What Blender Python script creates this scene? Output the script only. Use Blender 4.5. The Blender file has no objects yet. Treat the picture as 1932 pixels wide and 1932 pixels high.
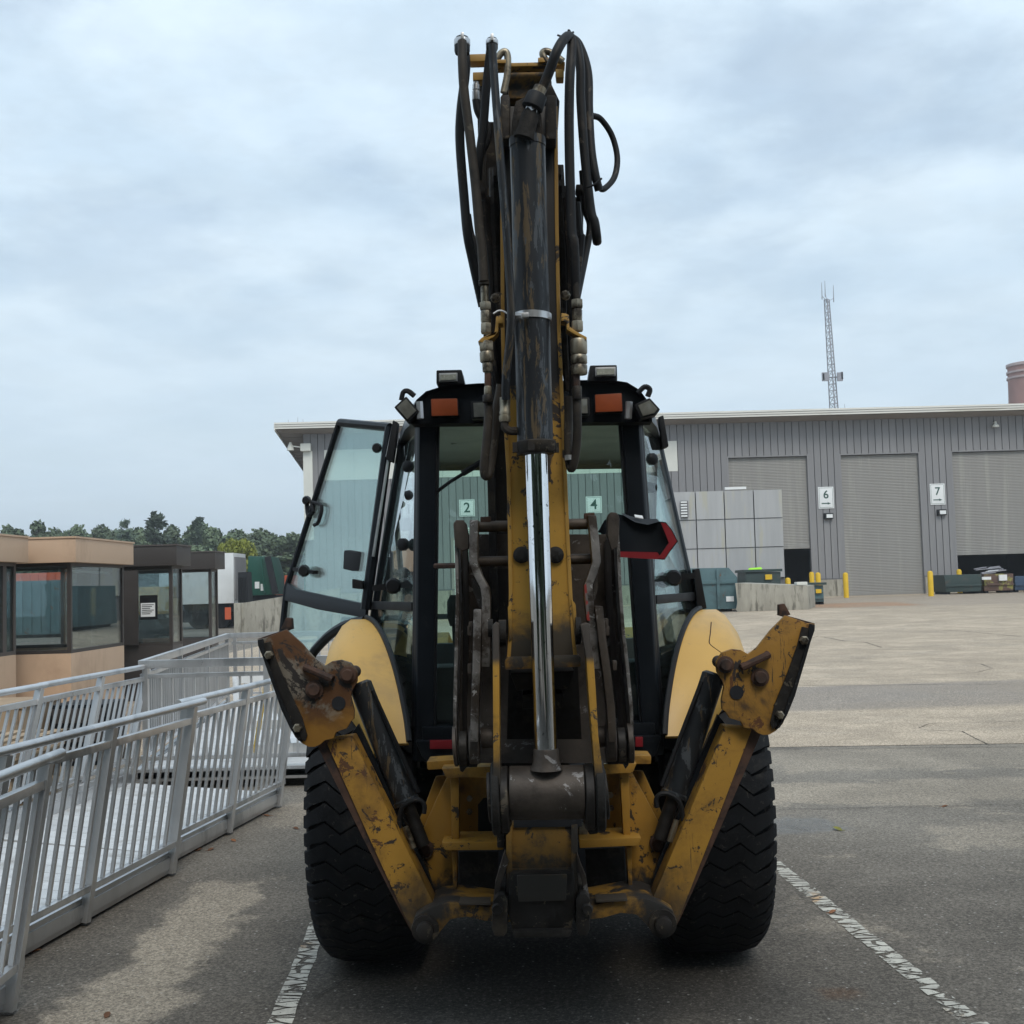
import bpy, bmesh, math, random
from mathutils import Vector, Matrix, Euler
random.seed(7)
S = bpy.context.scene
COL = S.collection
R = math.radians

# ------------------------------------------------------------------ camera
PITCH, ROLL, YAW, CZ = R(3.57), -0.0285, 0.0155, 1.78
CM = (Matrix.Rotation(YAW, 3, 'Z') @ Matrix.Rotation(math.pi/2 + PITCH, 3, 'X') @ Matrix.Rotation(ROLL, 3, 'Z'))
cam = bpy.data.cameras.new('camera')
cam.sensor_width = 36; cam.lens = 36*2195/1932
cam.clip_start = 0.05; cam.clip_end = 3000
co = bpy.data.objects.new('camera', cam); COL.objects.link(co)
co.matrix_world = Matrix.Translation((0, 0, CZ)) @ CM.to_4x4()
S.camera = co

# ------------------------------------------------------------------ world, sun, exposure
SUN_EL, SUN_AZ = R(50), R(163)         # azimuth from +Y towards +X
W = bpy.data.worlds.new('World'); S.world = W; W.use_nodes = True
nt = W.node_tree; nt.nodes.clear()
def wn(t, **k):
    n = nt.nodes.new(t)
    for a, b in k.items(): setattr(n, a, b)
    return n
wl = nt.links.new
out = wn('ShaderNodeOutputWorld'); bg = wn('ShaderNodeBackground'); bg.inputs[1].default_value = 0.108
sky = wn('ShaderNodeTexSky', sky_type='NISHITA'); sky.sun_disc = False
sky.sun_elevation = SUN_EL; sky.sun_rotation = SUN_AZ; sky.dust_density = 2.0; sky.air_density = 1.2
tc = wn('ShaderNodeTexCoord'); sep = wn('ShaderNodeSeparateXYZ'); wl(tc.outputs['Generated'], sep.inputs[0])
zc = wn('ShaderNodeMath', operation='MAXIMUM'); wl(sep.outputs[2], zc.inputs[0]); zc.inputs[1].default_value = 0.0
za = wn('ShaderNodeMath', operation='ADD'); wl(zc.outputs[0], za.inputs[0]); za.inputs[1].default_value = 0.16
dv = wn('ShaderNodeVectorMath', operation='DIVIDE'); wl(tc.outputs['Generated'], dv.inputs[0])
cb = wn('ShaderNodeCombineXYZ'); [wl(za.outputs[0], cb.inputs[i]) for i in range(3)]; wl(cb.outputs[0], dv.inputs[1])
mp = wn('ShaderNodeMapping'); mp.inputs['Scale'].default_value = (1, 1.0, 0); wl(dv.outputs[0], mp.inputs[0])
mp.inputs['Location'].default_value = (3.3, 1.7, 0)
n1 = wn('ShaderNodeTexNoise'); n1.inputs['Scale'].default_value = 1.7; n1.inputs['Detail'].default_value = 12; n1.inputs['Roughness'].default_value = 0.56; n1.inputs['Distortion'].default_value = 0.1
wl(mp.outputs[0], n1.inputs['Vector'])
n2 = wn('ShaderNodeTexNoise'); n2.inputs['Scale'].default_value = 2.4; n2.inputs['Detail'].default_value = 12; n2.inputs['Roughness'].default_value = 0.55
mp2 = wn('ShaderNodeMapping'); mp2.inputs['Location'].default_value = (7.1, 4.2, 0); mp2.inputs['Scale'].default_value = (1, 1.0, 0); wl(dv.outputs[0], mp2.inputs[0]); wl(mp2.outputs[0], n2.inputs['Vector'])
r1 = wn('ShaderNodeMapRange'); r1.interpolation_type = 'SMOOTHSTEP'; r1.inputs[1].default_value = 0.36; r1.inputs[2].default_value = 0.54; wl(n1.outputs[0], r1.inputs[0])
r1.inputs[3].default_value = 0.66; r1.inputs[4].default_value = 1.0
cr = wn('ShaderNodeValToRGB'); wl(n2.outputs[0], cr.inputs[0])
e = cr.color_ramp.elements; e[0].position = 0.36; e[0].color = (5.0, 6.25, 7.4, 1); e[1].position = 0.62; e[1].color = (6.05, 7.2, 8.15, 1)
# overcast skies brighten gently with elevation
el = wn('ShaderNodeMath', operation='MULTIPLY_ADD'); wl(zc.outputs[0], el.inputs[0]); el.inputs[1].default_value = 0.16; el.inputs[2].default_value = 0.94
cs = wn('ShaderNodeVectorMath', operation='SCALE'); wl(cr.outputs[0], cs.inputs[0]); wl(el.outputs[0], cs.inputs['Scale'])
hz = wn('ShaderNodeMapRange'); hz.interpolation_type = 'SMOOTHSTEP'; hz.inputs[1].default_value = 0.0; hz.inputs[2].default_value = 0.38; hz.inputs[3].default_value = 1.0; hz.inputs[4].default_value = 0.0; wl(zc.outputs[0], hz.inputs[0])
mx = wn('ShaderNodeMix', data_type='RGBA'); n3 = wn('ShaderNodeTexNoise'); n3.inputs['Scale'].default_value = 5.5; n3.inputs['Detail'].default_value = 8; n3.inputs['Roughness'].default_value = 0.6; wl(mp2.outputs[0], n3.inputs['Vector'])
cl = wn('ShaderNodeMapRange'); cl.interpolation_type = 'SMOOTHSTEP'; cl.inputs[1].default_value = 0.36; cl.inputs[2].default_value = 0.62; cl.inputs[3].default_value = 0.955; cl.inputs[4].default_value = 1.035; wl(n3.outputs[0], cl.inputs[0])
cs2 = wn('ShaderNodeVectorMath', operation='SCALE'); wl(cs.outputs[0], cs2.inputs[0]); wl(cl.outputs[0], cs2.inputs['Scale'])
wl(r1.outputs[0], mx.inputs[0]); wl(sky.outputs[0], mx.inputs[6]); wl(cs2.outputs[0], mx.inputs[7])
mx2 = wn('ShaderNodeMix', data_type='RGBA'); 
hm = wn('ShaderNodeMath', operation='MULTIPLY'); wl(hz.outputs[0], hm.inputs[0]); hm.inputs[1].default_value = 0.9
wl(hm.outputs[0], mx2.inputs[0]); wl(mx.outputs[2], mx2.inputs[6]); mx2.inputs[7].default_value = (5.6, 6.8, 7.75, 1)
wl(mx2.outputs[2], bg.inputs[0]); wl(bg.outputs[0], out.inputs[0])

sl = bpy.data.lights.new('sun', 'SUN'); sl.energy = 1.5; sl.angle = R(25); sl.color = (1.0, 0.93, 0.83)
so = bpy.data.objects.new('sun', sl); COL.objects.link(so)
sd = Vector((math.sin(SUN_AZ)*math.cos(SUN_EL), math.cos(SUN_AZ)*math.cos(SUN_EL), math.sin(SUN_EL)))
so.rotation_euler = sd.to_track_quat('Z', 'Y').to_euler()
so.location = (0, 0, 30)
S.view_settings.view_transform = 'Standard'; S.view_settings.look = 'None'
S.view_settings.exposure = 0.3; S.view_settings.gamma = 1; S.view_settings.use_curve_mapping = False
S.render.engine = 'CYCLES'
S.cycles.max_bounces = 8; S.cycles.transparent_max_bounces = 24; S.cycles.caustics_reflective = False; S.cycles.caustics_refractive = False

# ------------------------------------------------------------------ pixel -> place (pixels of a 1932 px wide picture)
def ray(x, y): return CM @ Vector(((x-966)/2195, -(y-966)/2195, -1))
def at(x, y, Y):
    d = ray(x, y); t = Y/d.y; return Vector((d.x*t, Y, CZ+d.z*t))
def gnd(x, y, z=0.0):
    d = ray(x, y); t = (z-CZ)/d.z; return Vector((d.x*t, d.y*t, z))

# ------------------------------------------------------------------ mesh builder
def catmull(P, n=6):
    P = [Vector(p) for p in P]
    if len(P) < 3: return P
    Q = [P[0]*2-P[1]] + P + [P[-1]*2-P[-2]]
    o = []
    for i in range(1, len(Q)-2):
        a, b, c, d = Q[i-1:i+3]
        for k in range(n):
            t = k/n
            o.append(0.5*((2*b)+(c-a)*t+(2*a-5*b+4*c-d)*t*t+(3*b-a-3*c+d)*t**3))
    o.append(P[-1]); return o

class MB:
    def __init__(s): s.v = []; s.f = []
    def add(s, vs, fs):
        o = len(s.v); s.v += [Vector(v) for v in vs]; s.f += [[o+i for i in f] for f in fs]; return s
    def box(s, x0, x1, y0, y1, z0, z1):
        return s.add([(x0,y0,z0),(x1,y0,z0),(x1,y1,z0),(x0,y1,z0),(x0,y0,z1),(x1,y0,z1),(x1,y1,z1),(x0,y1,z1)],
                     [(0,3,2,1),(4,5,6,7),(0,1,5,4),(1,2,6,5),(2,3,7,6),(3,0,4,7)])
    def obox(s, c, a, b, d):
        c, a, b, d = map(Vector, (c, a, b, d))
        return s.add([c-a-b-d,c+a-b-d,c+a+b-d,c-a+b-d,c-a-b+d,c+a-b+d,c+a+b+d,c-a+b+d],
                     [(0,3,2,1),(4,5,6,7),(0,1,5,4),(1,2,6,5),(2,3,7,6),(3,0,4,7)])
    def prism(s, pts, off):
        pts = [Vector(p) for p in pts]; off = Vector(off); n = len(pts)
        return s.add(pts+[p+off for p in pts], [list(range(n)), list(range(2*n-1, n-1, -1))]+[(i, (i+1)%n, n+(i+1)%n, n+i) for i in range(n)])
    def bar(s, a, b, w, h, up=(0,0,1)):
        a, b = Vector(a), Vector(b); d = (b-a); L = d.length; d.normalize()
        side = d.cross(Vector(up)); side = side.normalized() if side.length > 1e-4 else Vector((1,0,0))
        u = side.cross(d)
        return s.obox((a+b)/2, side*w/2, d*L/2, u*h/2)
    def rings(s, rg, caps=True, closed=False):
        n = len(rg[0]); o = len(s.v)
        for r_ in rg: s.v += [Vector(p) for p in r_]
        m = len(rg)
        for i in range(m if closed else m-1):
            for k in range(n):
                a = o+i*n+k; b = o+i*n+(k+1)%n; c = o+((i+1)%m)*n+(k+1)%n; d = o+((i+1)%m)*n+k
                s.f.append([a, b, c, d])
        if caps and not closed:
            s.f.append([o+k for k in range(n)][::-1]); s.f.append([o+(m-1)*n+k for k in range(n)])
        return s
    def cyl(s, a, b, r0, r1=None, n=16, caps=True):
        return s.lathe(a, b, [(r0, 0), (r0 if r1 is None else r1, 1)], n, caps)
    def lathe(s, a, b, prof, n=20, caps=True):
        a, b = Vector(a), Vector(b); d = b-a; q = d.normalized().to_track_quat('Z', 'Y'); rg = []
        for r_, t in prof:
            rg.append([a+d*t+q@Vector((r_*math.cos(2*math.pi*k/n), r_*math.sin(2*math.pi*k/n), 0)) for k in range(n)])
        return s.rings(rg, caps)
    def tube(s, path, r, n=8, smooth=6, caps=True):
        P = catmull(path, smooth) if smooth else [Vector(p) for p in path]
        rg = []; up = None
        for i, p in enumerate(P):
            d = (P[min(i+1, len(P)-1)]-P[max(i-1, 0)]).normalized()
            if up is None: up = d.orthogonal().normalized()
            up = (up-d*up.dot(d)).normalized(); sd_ = d.cross(up)
            rr = r(i/(len(P)-1)) if callable(r) else r
            rg.append([p+(up*math.cos(2*math.pi*k/n)+sd_*math.sin(2*math.pi*k/n))*rr for k in range(n)])
        return s.rings(rg, caps)
    def mesh(s, name, mat, origin=(0,0,0), bevel=0, angle=38, fix=True):
        me = bpy.data.meshes.new(name); o = Vector(origin)
        me.from_pydata([v-o for v in s.v], [], s.f)
        if fix:
            bm = bmesh.new(); bm.from_mesh(me)
            bmesh.ops.recalc_face_normals(bm, faces=bm.faces)
            if bevel:
                ed = [e_ for e_ in bm.edges if len(e_.link_faces) == 2 and e_.calc_face_angle(0) > R(30)]
                bmesh.ops.bevel(bm, geom=ed, offset=bevel, segments=2, profile=0.7, affect='EDGES', clamp_overlap=True)
            bm.to_mesh(me); bm.free()
        me.polygons.foreach_set('use_smooth', [True]*len(me.polygons))
        me.set_sharp_from_angle(angle=R(angle))
        if mat: me.materials.append(mat)
        me.update(); return me
    def build(s, name, mat, parent=None, bevel=0, angle=38, fix=True, origin=None):
        og = Vector((0,0,0))
        if parent is not None: og = wloc(parent)
        elif origin is not None: og = Vector(origin)
        me = s.mesh(name, mat, og, bevel, angle, fix)
        o = bpy.data.objects.new(name, me); COL.objects.link(o)
        if parent is not None: o.parent = parent
        elif origin is not None: o.location = og
        return o
def wloc(o):
    v = Vector((0,0,0))
    while o is not None: v += o.location; o = o.parent
    return v
def empty(name, loc, label=None, cat=None, group=None):
    o = bpy.data.objects.new(name, None); COL.objects.link(o); o.location = loc; o.empty_display_size = 0.2
    if label: tag(o, label, cat, group)
    return o
def tag(o, label=None, cat=None, group=None, kind=None):
    if label: o['label'] = label
    if cat: o['category'] = cat
    if group: o['group'] = group
    if kind: o['kind'] = kind
    return o
def inst(name, me, parent, loc, rot=None, scale=None):
    o = bpy.data.objects.new(name, me); COL.objects.link(o); o.parent = parent
    o.location = Vector(loc)-(wloc(parent) if parent else Vector((0,0,0)))
    if rot: o.rotation_euler = rot
    if scale: o.scale = scale
    return o
def plate(name, px, Y, t, mat, parent, bevel=0.004, mirror=False):
    P = [at(x, y, Y) for x, y in px]
    m = MB().prism(P, (0, t, 0)); return m.build(name, mat, parent, bevel)

# ------------------------------------------------------------------ materials
def newmat(name):
    m = bpy.data.materials.new(name); m.use_nodes = True; t = m.node_tree; t.nodes.clear()
    o = t.nodes.new('ShaderNodeOutputMaterial'); b = t.nodes.new('ShaderNodeBsdfPrincipled'); t.links.new(b.outputs[0], o.inputs[0])
    return m, t, b, o
def nd(t, ty, **k):
    n = t.nodes.new(ty)
    for a, b in k.items():
        if a.startswith('i_'): n.inputs[int(a[2:])].default_value = b
        else: setattr(n, a, b)
    return n
def rgba(c): return (c[0], c[1], c[2], 1)
def coord(t, scale=(1,1,1), space='Object'):
    c = nd(t, 'ShaderNodeTexCoord'); m = nd(t, 'ShaderNodeMapping'); m.inputs['Scale'].default_value = scale
    if space == 'World':
        g = nd(t, 'ShaderNodeNewGeometry'); t.links.new(g.outputs['Position'], m.inputs[0])
    else: t.links.new(c.outputs[space], m.inputs[0])
    return m.outputs[0]
def noise(t, vec, scale, detail=6, rough=0.6, dist=0):
    n = nd(t, 'ShaderNodeTexNoise'); n.inputs['Scale'].default_value = scale; n.inputs['Detail'].default_value = detail
    n.inputs['Roughness'].default_value = rough; n.inputs['Distortion'].default_value = dist; t.links.new(vec, n.inputs['Vector']); return n.outputs[0]
def step(t, val, lo, hi, a=0, b=1):
    r_ = nd(t, 'ShaderNodeMapRange', interpolation_type='SMOOTHSTEP'); t.links.new(val, r_.inputs[0])
    for i, v in zip((1,2,3,4), (lo, hi, a, b)): r_.inputs[i].default_value = v
    return r_.outputs[0]
def math_(t, op, a, b=None):
    n = nd(t, 'ShaderNodeMath', operation=op)
    for i, v in enumerate((a, b)):
        if v is None: continue
        if isinstance(v, (int, float)): n.inputs[i].default_value = v
        else: t.links.new(v, n.inputs[i])
    return n.outputs[0]
def mixc(t, fac, a, b):
    n = nd(t, 'ShaderNodeMix', data_type='RGBA')
    for i, v in ((0, fac), (6, a), (7, b)):
        if isinstance(v, (int, float)): n.inputs[i].default_value = v
        elif isinstance(v, tuple): n.inputs[i].default_value = rgba(v)
        else: t.links.new(v, n.inputs[i])
    return n.outputs[2]
def thr(x): return 0.5+(x-0.5)*0.60
def mat(name, base, rough=0.5, metal=0.0, var=0.12, vscale=3.0, dirt=None, chip=None, grads=(), bump=0.0, bscale=40, space='Object', rvar=0.12, spec=None, rnd=0.0, stretch=(1,1,1), coat=0, scratch=()):
    """base paint + brightness variation, dirt=(colour, lo, hi, scale), chip=(colour, threshold, scale), grads=[(axis, v0, v1, colour, wobble, wscale)]"""
    m, t, b, o = newmat(name); v = coord(t, stretch, space); L = t.links.new
    n1_ = noise(t, v, vscale, 8, 0.62)
    k = step(t, n1_, 0.25, 0.75)
    c = mixc(t, k, tuple(x*(1-var) for x in base), tuple(min(1, x*(1+var)) for x in base))
    ro = math_(t, 'MULTIPLY_ADD', n1_, rvar*2); ro_n = ro.node; ro_n.inputs[2].default_value = rough-rvar
    if rnd:
        oi = nd(t, 'ShaderNodeObjectInfo'); hs = nd(t, 'ShaderNodeHueSaturation'); L(c, hs.inputs['Color'])
        L(step(t, oi.outputs['Random'], 0, 1, 1-rnd, 1+rnd), hs.inputs['Value']); c = hs.outputs[0]
    if dirt:
        d = noise(t, v, dirt[3], 10, 0.68, 0.3); c = mixc(t, step(t, d, thr(dirt[1]), thr(dirt[2])), c, dirt[0])
    if chip:
        for (cc, th, sc) in (chip if isinstance(chip, list) else [chip]):
            d = noise(t, v, sc, 8, 0.72, 0.6); fac = step(t, d, thr(th), thr(th)+0.02); c = mixc(t, fac, c, cc)
    for (cc, th, sc, ang) in scratch:
        mq = nd(t, 'ShaderNodeMapping'); mq.inputs['Rotation'].default_value = (0, ang, 0); mq.inputs['Scale'].default_value = (1, 1, 0.07)
        tq = nd(t, 'ShaderNodeTexCoord'); L(tq.outputs['Object'], mq.inputs[0]); d = noise(t, mq.outputs[0], sc, 5, 0.7, 0.15)
        gate = step(t, noise(t, v, 2.3, 4, 0.6), 0.47, 0.56); c = mixc(t, math_(t, 'MULTIPLY', step(t, d, th, th+0.02), gate), c, cc)
    for (ax, v0, v1, colr, wob, ws) in grads:
        sx = nd(t, 'ShaderNodeSeparateXYZ'); tcx = nd(t, 'ShaderNodeNewGeometry'); L(tcx.outputs['Position'], sx.inputs[0])
        w = noise(t, v, ws, 6, 0.65, 0.4); ww = math_(t, 'SUBTRACT', w, 0.5); ww = math_(t, 'MULTIPLY', ww, wob)
        c = mixc(t, step(t, math_(t, 'ADD', sx.outputs[ax], ww), v0, v1), c, colr)
    L(c, b.inputs['Base Color']); L(ro, b.inputs['Roughness']); b.inputs['Metallic'].default_value = metal
    if spec is not None: b.inputs['Specular IOR Level'].default_value = spec
    if coat: b.inputs['Coat Weight'].default_value = coat; b.inputs['Coat Roughness'].default_value = 0.25
    if bump:
        bp = nd(t, 'ShaderNodeBump'); bp.inputs['Strength'].default_value = bump; bp.inputs['Distance'].default_value = 0.01
        L(noise(t, v, bscale, 6, 0.6), bp.inputs['Height']); L(bp.outputs[0], b.inputs['Normal'])
    return m
def glassmat(name, tint, refl=0.08, rough=0.0, dusty=0.0):
    m, t, b, o = newmat(name); t.nodes.remove(b); L = t.links.new
    tr = nd(t, 'ShaderNodeBsdfTransparent'); tr.inputs[0].default_value = rgba(tint)
    gl = nd(t, 'ShaderNodeBsdfGlossy'); gl.inputs['Roughness'].default_value = rough; gl.inputs[0].default_value = (0.9, 0.95, 0.95, 1)
    fr = nd(t, 'ShaderNodeFresnel'); fr.inputs[0].default_value = 1.5
    f = math_(t, 'MULTIPLY_ADD', fr.outputs[0], 0.7); f.node.inputs[2].default_value = refl
    mx_ = nd(t, 'ShaderNodeMixShader'); L(f, mx_.inputs[0]); L(tr.outputs[0], mx_.inputs[1]); L(gl.outputs[0], mx_.inputs[2])
    last = mx_.outputs[0]
    if dusty:
        df = nd(t, 'ShaderNodeBsdfDiffuse'); df.inputs[0].default_value = (0.6, 0.62, 0.6, 1)
        v = coord(t, (1,1,0.5)); dn = step(t, noise(t, v, 5, 10, 0.7, 0.5), 0.45, 0.75, 0.01, dusty)
        m2 = nd(t, 'ShaderNodeMixShader'); L(dn, m2.inputs[0]); L(last, m2.inputs[1]); L(df.outputs[0], m2.inputs[2]); last = m2.outputs[0]
    L(last, o.inputs[0]); return m

GREASE = (0.022, 0.021, 0.022)
MUD = (0.055, 0.046, 0.036)
YEL = (0.50, 0.275, 0.042)
M = {}
M['yellow'] = mat('yellow_paint', YEL, 0.5, 0, 0.10, 2.5, dirt=((0.13,0.075,0.02), 0.5, 0.85, 3.5), chip=[((0.05,0.032,0.022), 0.66, 14)], bump=0.05)
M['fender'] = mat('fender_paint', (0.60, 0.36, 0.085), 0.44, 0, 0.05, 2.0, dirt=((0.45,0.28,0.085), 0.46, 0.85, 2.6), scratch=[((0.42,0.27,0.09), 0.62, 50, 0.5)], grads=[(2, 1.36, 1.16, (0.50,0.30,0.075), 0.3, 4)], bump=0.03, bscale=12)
M['yellow_worn'] = mat('worn_yellow_paint', (0.36, 0.185, 0.03), 0.6, 0, 0.15, 4, dirt=((0.06,0.036,0.02), 0.48, 0.72, 3.2), chip=[((0.03,0.024,0.022), 0.615, 11), ((0.12,0.05,0.02), 0.62, 6)], bump=0.12, bscale=30, scratch=[((0.03,0.024,0.02), 0.62, 60, 0.7), ((0.05,0.035,0.02), 0.63, 45, -0.6)])
M['leg_paint'] = mat('stabilizer_leg_paint', (0.40, 0.215, 0.03), 0.55, 0, 0.10, 3, dirt=((0.19,0.10,0.022), 0.46, 0.8, 3), chip=[((0.035,0.025,0.022), 0.63, 16), ((0.10,0.045,0.02), 0.66, 5)], scratch=[((0.03,0.024,0.02), 0.61, 55, 0.45), ((0.04,0.028,0.02), 0.63, 40, -0.3)], grads=[(2, 0.78, 0.5, (0.05,0.038,0.025), 0.55, 7)], bump=0.06)
M['pad_rusty'] = mat('pad_bare_steel', (0.20, 0.175, 0.14), 0.6, 0.35, 0.25, 5, dirt=((0.12,0.055,0.022), 0.46, 0.6, 4.5), chip=[((0.035,0.03,0.028), 0.58, 7)], grads=[(2, 1.38, 1.22, (0.34,0.17,0.03), 0.35, 6)], bump=0.2, bscale=25)
M['rust'] = mat('rusty_steel', (0.085, 0.045, 0.03), 0.75, 0.2, 0.3, 8, dirt=((0.03,0.022,0.02), 0.45, 0.7, 9), bump=0.15)
M['black'] = mat('black_paint', (0.007, 0.0095, 0.013), 0.38, 0, 0.2, 5, dirt=((0.03,0.031,0.031), 0.62, 0.95, 5), rvar=0.08, spec=0.22)
M['blackplastic'] = mat('black_plastic', (0.011, 0.012, 0.014), 0.55, 0, 0.2, 6, spec=0.22)
M['cylblack'] = mat('cylinder_paint', (0.020, 0.023, 0.027), 0.38, 0, 0.2, 6, dirt=((0.07,0.055,0.038), 0.6, 0.85, 2.5), chip=[((0.10,0.075,0.045), 0.60, 4.5), ((0.07,0.08,0.09), 0.62, 9)], stretch=(3.2,3.2,0.6), bump=0.04, spec=0.3)
M['darksteel'] = mat('dark_greasy_steel', (0.024, 0.022, 0.021), 0.55, 0.3, 0.35, 9, dirt=(MUD, 0.5, 0.8, 6), chip=[((0.10,0.085,0.065), 0.66, 16)], bump=0.35, bscale=22, spec=0.3)
M['grease'] = mat('grease_and_mud', (0.016, 0.015, 0.014), 0.75, 0, 0.4, 14, dirt=((0.05,0.042,0.035), 0.52, 0.8, 8), bump=0.8, bscale=30, spec=0.25)
M['buckets'] = mat('worn_bucket_steel', (0.075, 0.062, 0.052), 0.58, 0.45, 0.35, 7, dirt=((0.032,0.026,0.023), 0.45, 0.75, 4), chip=[((0.24,0.23,0.225), 0.67, 12)], bump=0.25, bscale=28)
M['edge'] = mat('scraped_steel_edge', (0.26, 0.25, 0.245), 0.45, 0.6, 0.3, 14, dirt=((0.07,0.058,0.05), 0.42, 0.64, 9), chip=[((0.5,0.5,0.5), 0.66, 20)], bump=0.3, bscale=30)
M['linkyellow'] = mat('link_paint', (0.46, 0.25, 0.04), 0.5, 0, 0.1, 4, dirt=((0.10,0.06,0.02), 0.52, 0.8, 6), chip=[((0.06,0.05,0.045), 0.63, 16)], grads=[(2, 1.515, 1.545, (0.065,0.055,0.048), 0.05, 9), (2, 1.33, 1.16, (0.05,0.043,0.035), 0.3, 8)], bump=0.08)
M['redscrape'] = mat('red_scuffed_steel', (0.30, 0.045, 0.04), 0.5, 0.1, 0.3, 10, chip=[((0.15,0.14,0.135), 0.55, 9)], bump=0.2)
M['stick'] = mat('stick_paint', (0.44,0.245,0.04), 0.48, 0, 0.08, 3, dirt=((0.30,0.16,0.03), 0.5, 0.85, 3), chip=[((0.04,0.032,0.028), 0.63, 5.5), ((0.05,0.04,0.03), 0.66, 22)], scratch=[((0.12,0.07,0.025), 0.63, 40, 0.1)],
                 grads=[(2, 2.38, 2.46, GREASE, 0.35, 4.5), (2, 1.74, 1.60, (0.06,0.05,0.037), 0.42, 5)], bump=0.05)
M['stickedge'] = mat('stick_edge_paint', (0.40,0.23,0.05), 0.5, 0, 0.15, 5, chip=[((0.04,0.032,0.028), 0.6, 7)])
M['casting'] = mat('casting_paint', (0.22, 0.12, 0.02), 0.6, 0, 0.2, 4, dirt=((0.035,0.03,0.024), 0.40, 0.6, 4.5), chip=[((0.03,0.026,0.022), 0.58, 9)], grads=[(2, 0.90, 0.74, (0.035,0.031,0.026), 0.3, 6)], bump=0.2, bscale=20)
M['chrome'] = mat('chrome_rod', (0.78, 0.79, 0.80), 0.06, 1.0, 0.03, 4, rvar=0.03, chip=[((0.10,0.10,0.11), 0.70, 45)])
M['hose'] = mat('hose_rubber', (0.012, 0.0125, 0.014), 0.55, 0, 0.3, 6, dirt=((0.05,0.043,0.037), 0.58, 0.9, 5), chip=[((0.07,0.06,0.05), 0.66, 12)], spec=0.25)
M['hosebrown'] = mat('dusty_hose', (0.040, 0.034, 0.028), 0.65, 0, 0.35, 7, dirt=((0.016,0.015,0.014), 0.5, 0.8, 4), chip=[((0.08,0.07,0.055), 0.65, 14)], spec=0.25)
M['fitting'] = mat('zinc_fitting', (0.30, 0.265, 0.20), 0.42, 0.7, 0.3, 16, dirt=((0.055,0.045,0.035), 0.45, 0.7, 14))
M['silver'] = mat('bright_zinc', (0.55, 0.56, 0.57), 0.35, 0.8, 0.15, 10)
M['tyre'] = mat('tyre_rubber', (0.012, 0.013, 0.015), 0.8, 0, 0.3, 6, dirt=((0.045,0.042,0.038), 0.56, 0.9, 5), chip=[((0.05,0.047,0.042), 0.68, 30)], bump=0.25, bscale=45, spec=0.2)
M['rim'] = mat('rim_paint', (0.55, 0.52, 0.45), 0.45, 0, 0.1, 4)
M['amber'] = mat('amber_lens', (0.24, 0.05, 0.013), 0.35, 0, 0.15, 12)
M['redlens'] = mat('red_reflector', (0.22, 0.010, 0.016), 0.45, 0, 0.1, 12)
M['lens'] = mat('lamp_lens', (0.17, 0.17, 0.15), 0.12, 0.2, 0.2, 30)
M['led'] = mat('led_lens', (0.33, 0.34, 0.29), 0.25, 0.1, 0.2, 70)
M['white'] = mat('white_sticker', (0.75, 0.76, 0.76), 0.5, 0, 0.05, 6)
M['glass'] = glassmat('cab_glass', (0.875, 0.96, 0.937), 0.0, 0.0, 0.012)
M['glass_clear'] = glassmat('booth_glass', (0.90, 0.935, 0.94), 0.05, 0.0, 0.03)
M['interior'] = mat('cab_interior', (0.03, 0.033, 0.035), 0.8, 0, 0.2, 6)
M['seat'] = mat('seat_fabric', (0.022, 0.024, 0.026), 0.9, 0, 0.25, 20, bump=0.2)
M['alu'] = mat('mill_aluminium', (0.58, 0.585, 0.59), 0.31, 0.75, 0.12, 3, dirt=((0.33,0.34,0.35), 0.5, 0.8, 2), stretch=(1,1,0.3), rnd=0.06)
M['aludeck'] = mat('aluminium_deck', (0.66, 0.67, 0.675), 0.5, 0.25, 0.08, 5, dirt=((0.42,0.41,0.39), 0.55, 0.85, 3), rnd=0.06)
M['concrete'] = mat('concrete', (0.34, 0.32, 0.27), 0.9, 0, 0.18, 2.2, dirt=((0.15,0.14,0.115), 0.5, 0.75, 2.6), stretch=(1.6,1.6,0.35), bump=0.15)
M['panelwall'] = mat('grey_steel_panel', (0.40, 0.405, 0.41), 0.65, 0.1, 0.08, 1.2, dirt=((0.43,0.42,0.36), 0.55, 0.75, 1.3), stretch=(2.5,2.5,0.22), rnd=0.05)
M['siding'] = mat('grey_metal_siding', (0.225, 0.223, 0.230), 0.55, 0.0, 0.06, 0.8, dirt=((0.27,0.267,0.262), 0.55, 0.85, 0.5), stretch=(1,1,0.15), rnd=0.05)
M['sidingback'] = mat('siding_joint', (0.135, 0.134, 0.142), 0.7, 0, 0.05, 1)
M['shutter'] = mat('roller_shutter', (0.24, 0.235, 0.222), 0.55, 0.0, 0.06, 0.8, dirt=((0.29,0.285,0.262), 0.52, 0.8, 0.9), stretch=(2.2,2.2,0.12))
M['translucent'] = mat('translucent_panel', (0.66, 0.67, 0.62), 0.5, 0, 0.06, 1)
M['fascia'] = mat('white_fascia', (0.72, 0.71, 0.66), 0.5, 0, 0.08, 0.6, dirt=((0.5,0.47,0.38), 0.55, 0.85, 0.8), stretch=(0.3,1,6))
M['soffit'] = mat('soffit_panel', (0.30, 0.27, 0.25), 0.7, 0, 0.1, 1)
M['dark'] = mat('dark_interior', (0.012, 0.014, 0.018), 0.9, 0, 0.1, 1)
M['signwhite'] = mat('sign_face', (0.78, 0.80, 0.80), 0.45, 0, 0.03, 2)
M['signgreen'] = mat('sign_print', (0.03, 0.085, 0.07), 0.5, 0, 0.03, 2)
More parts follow.
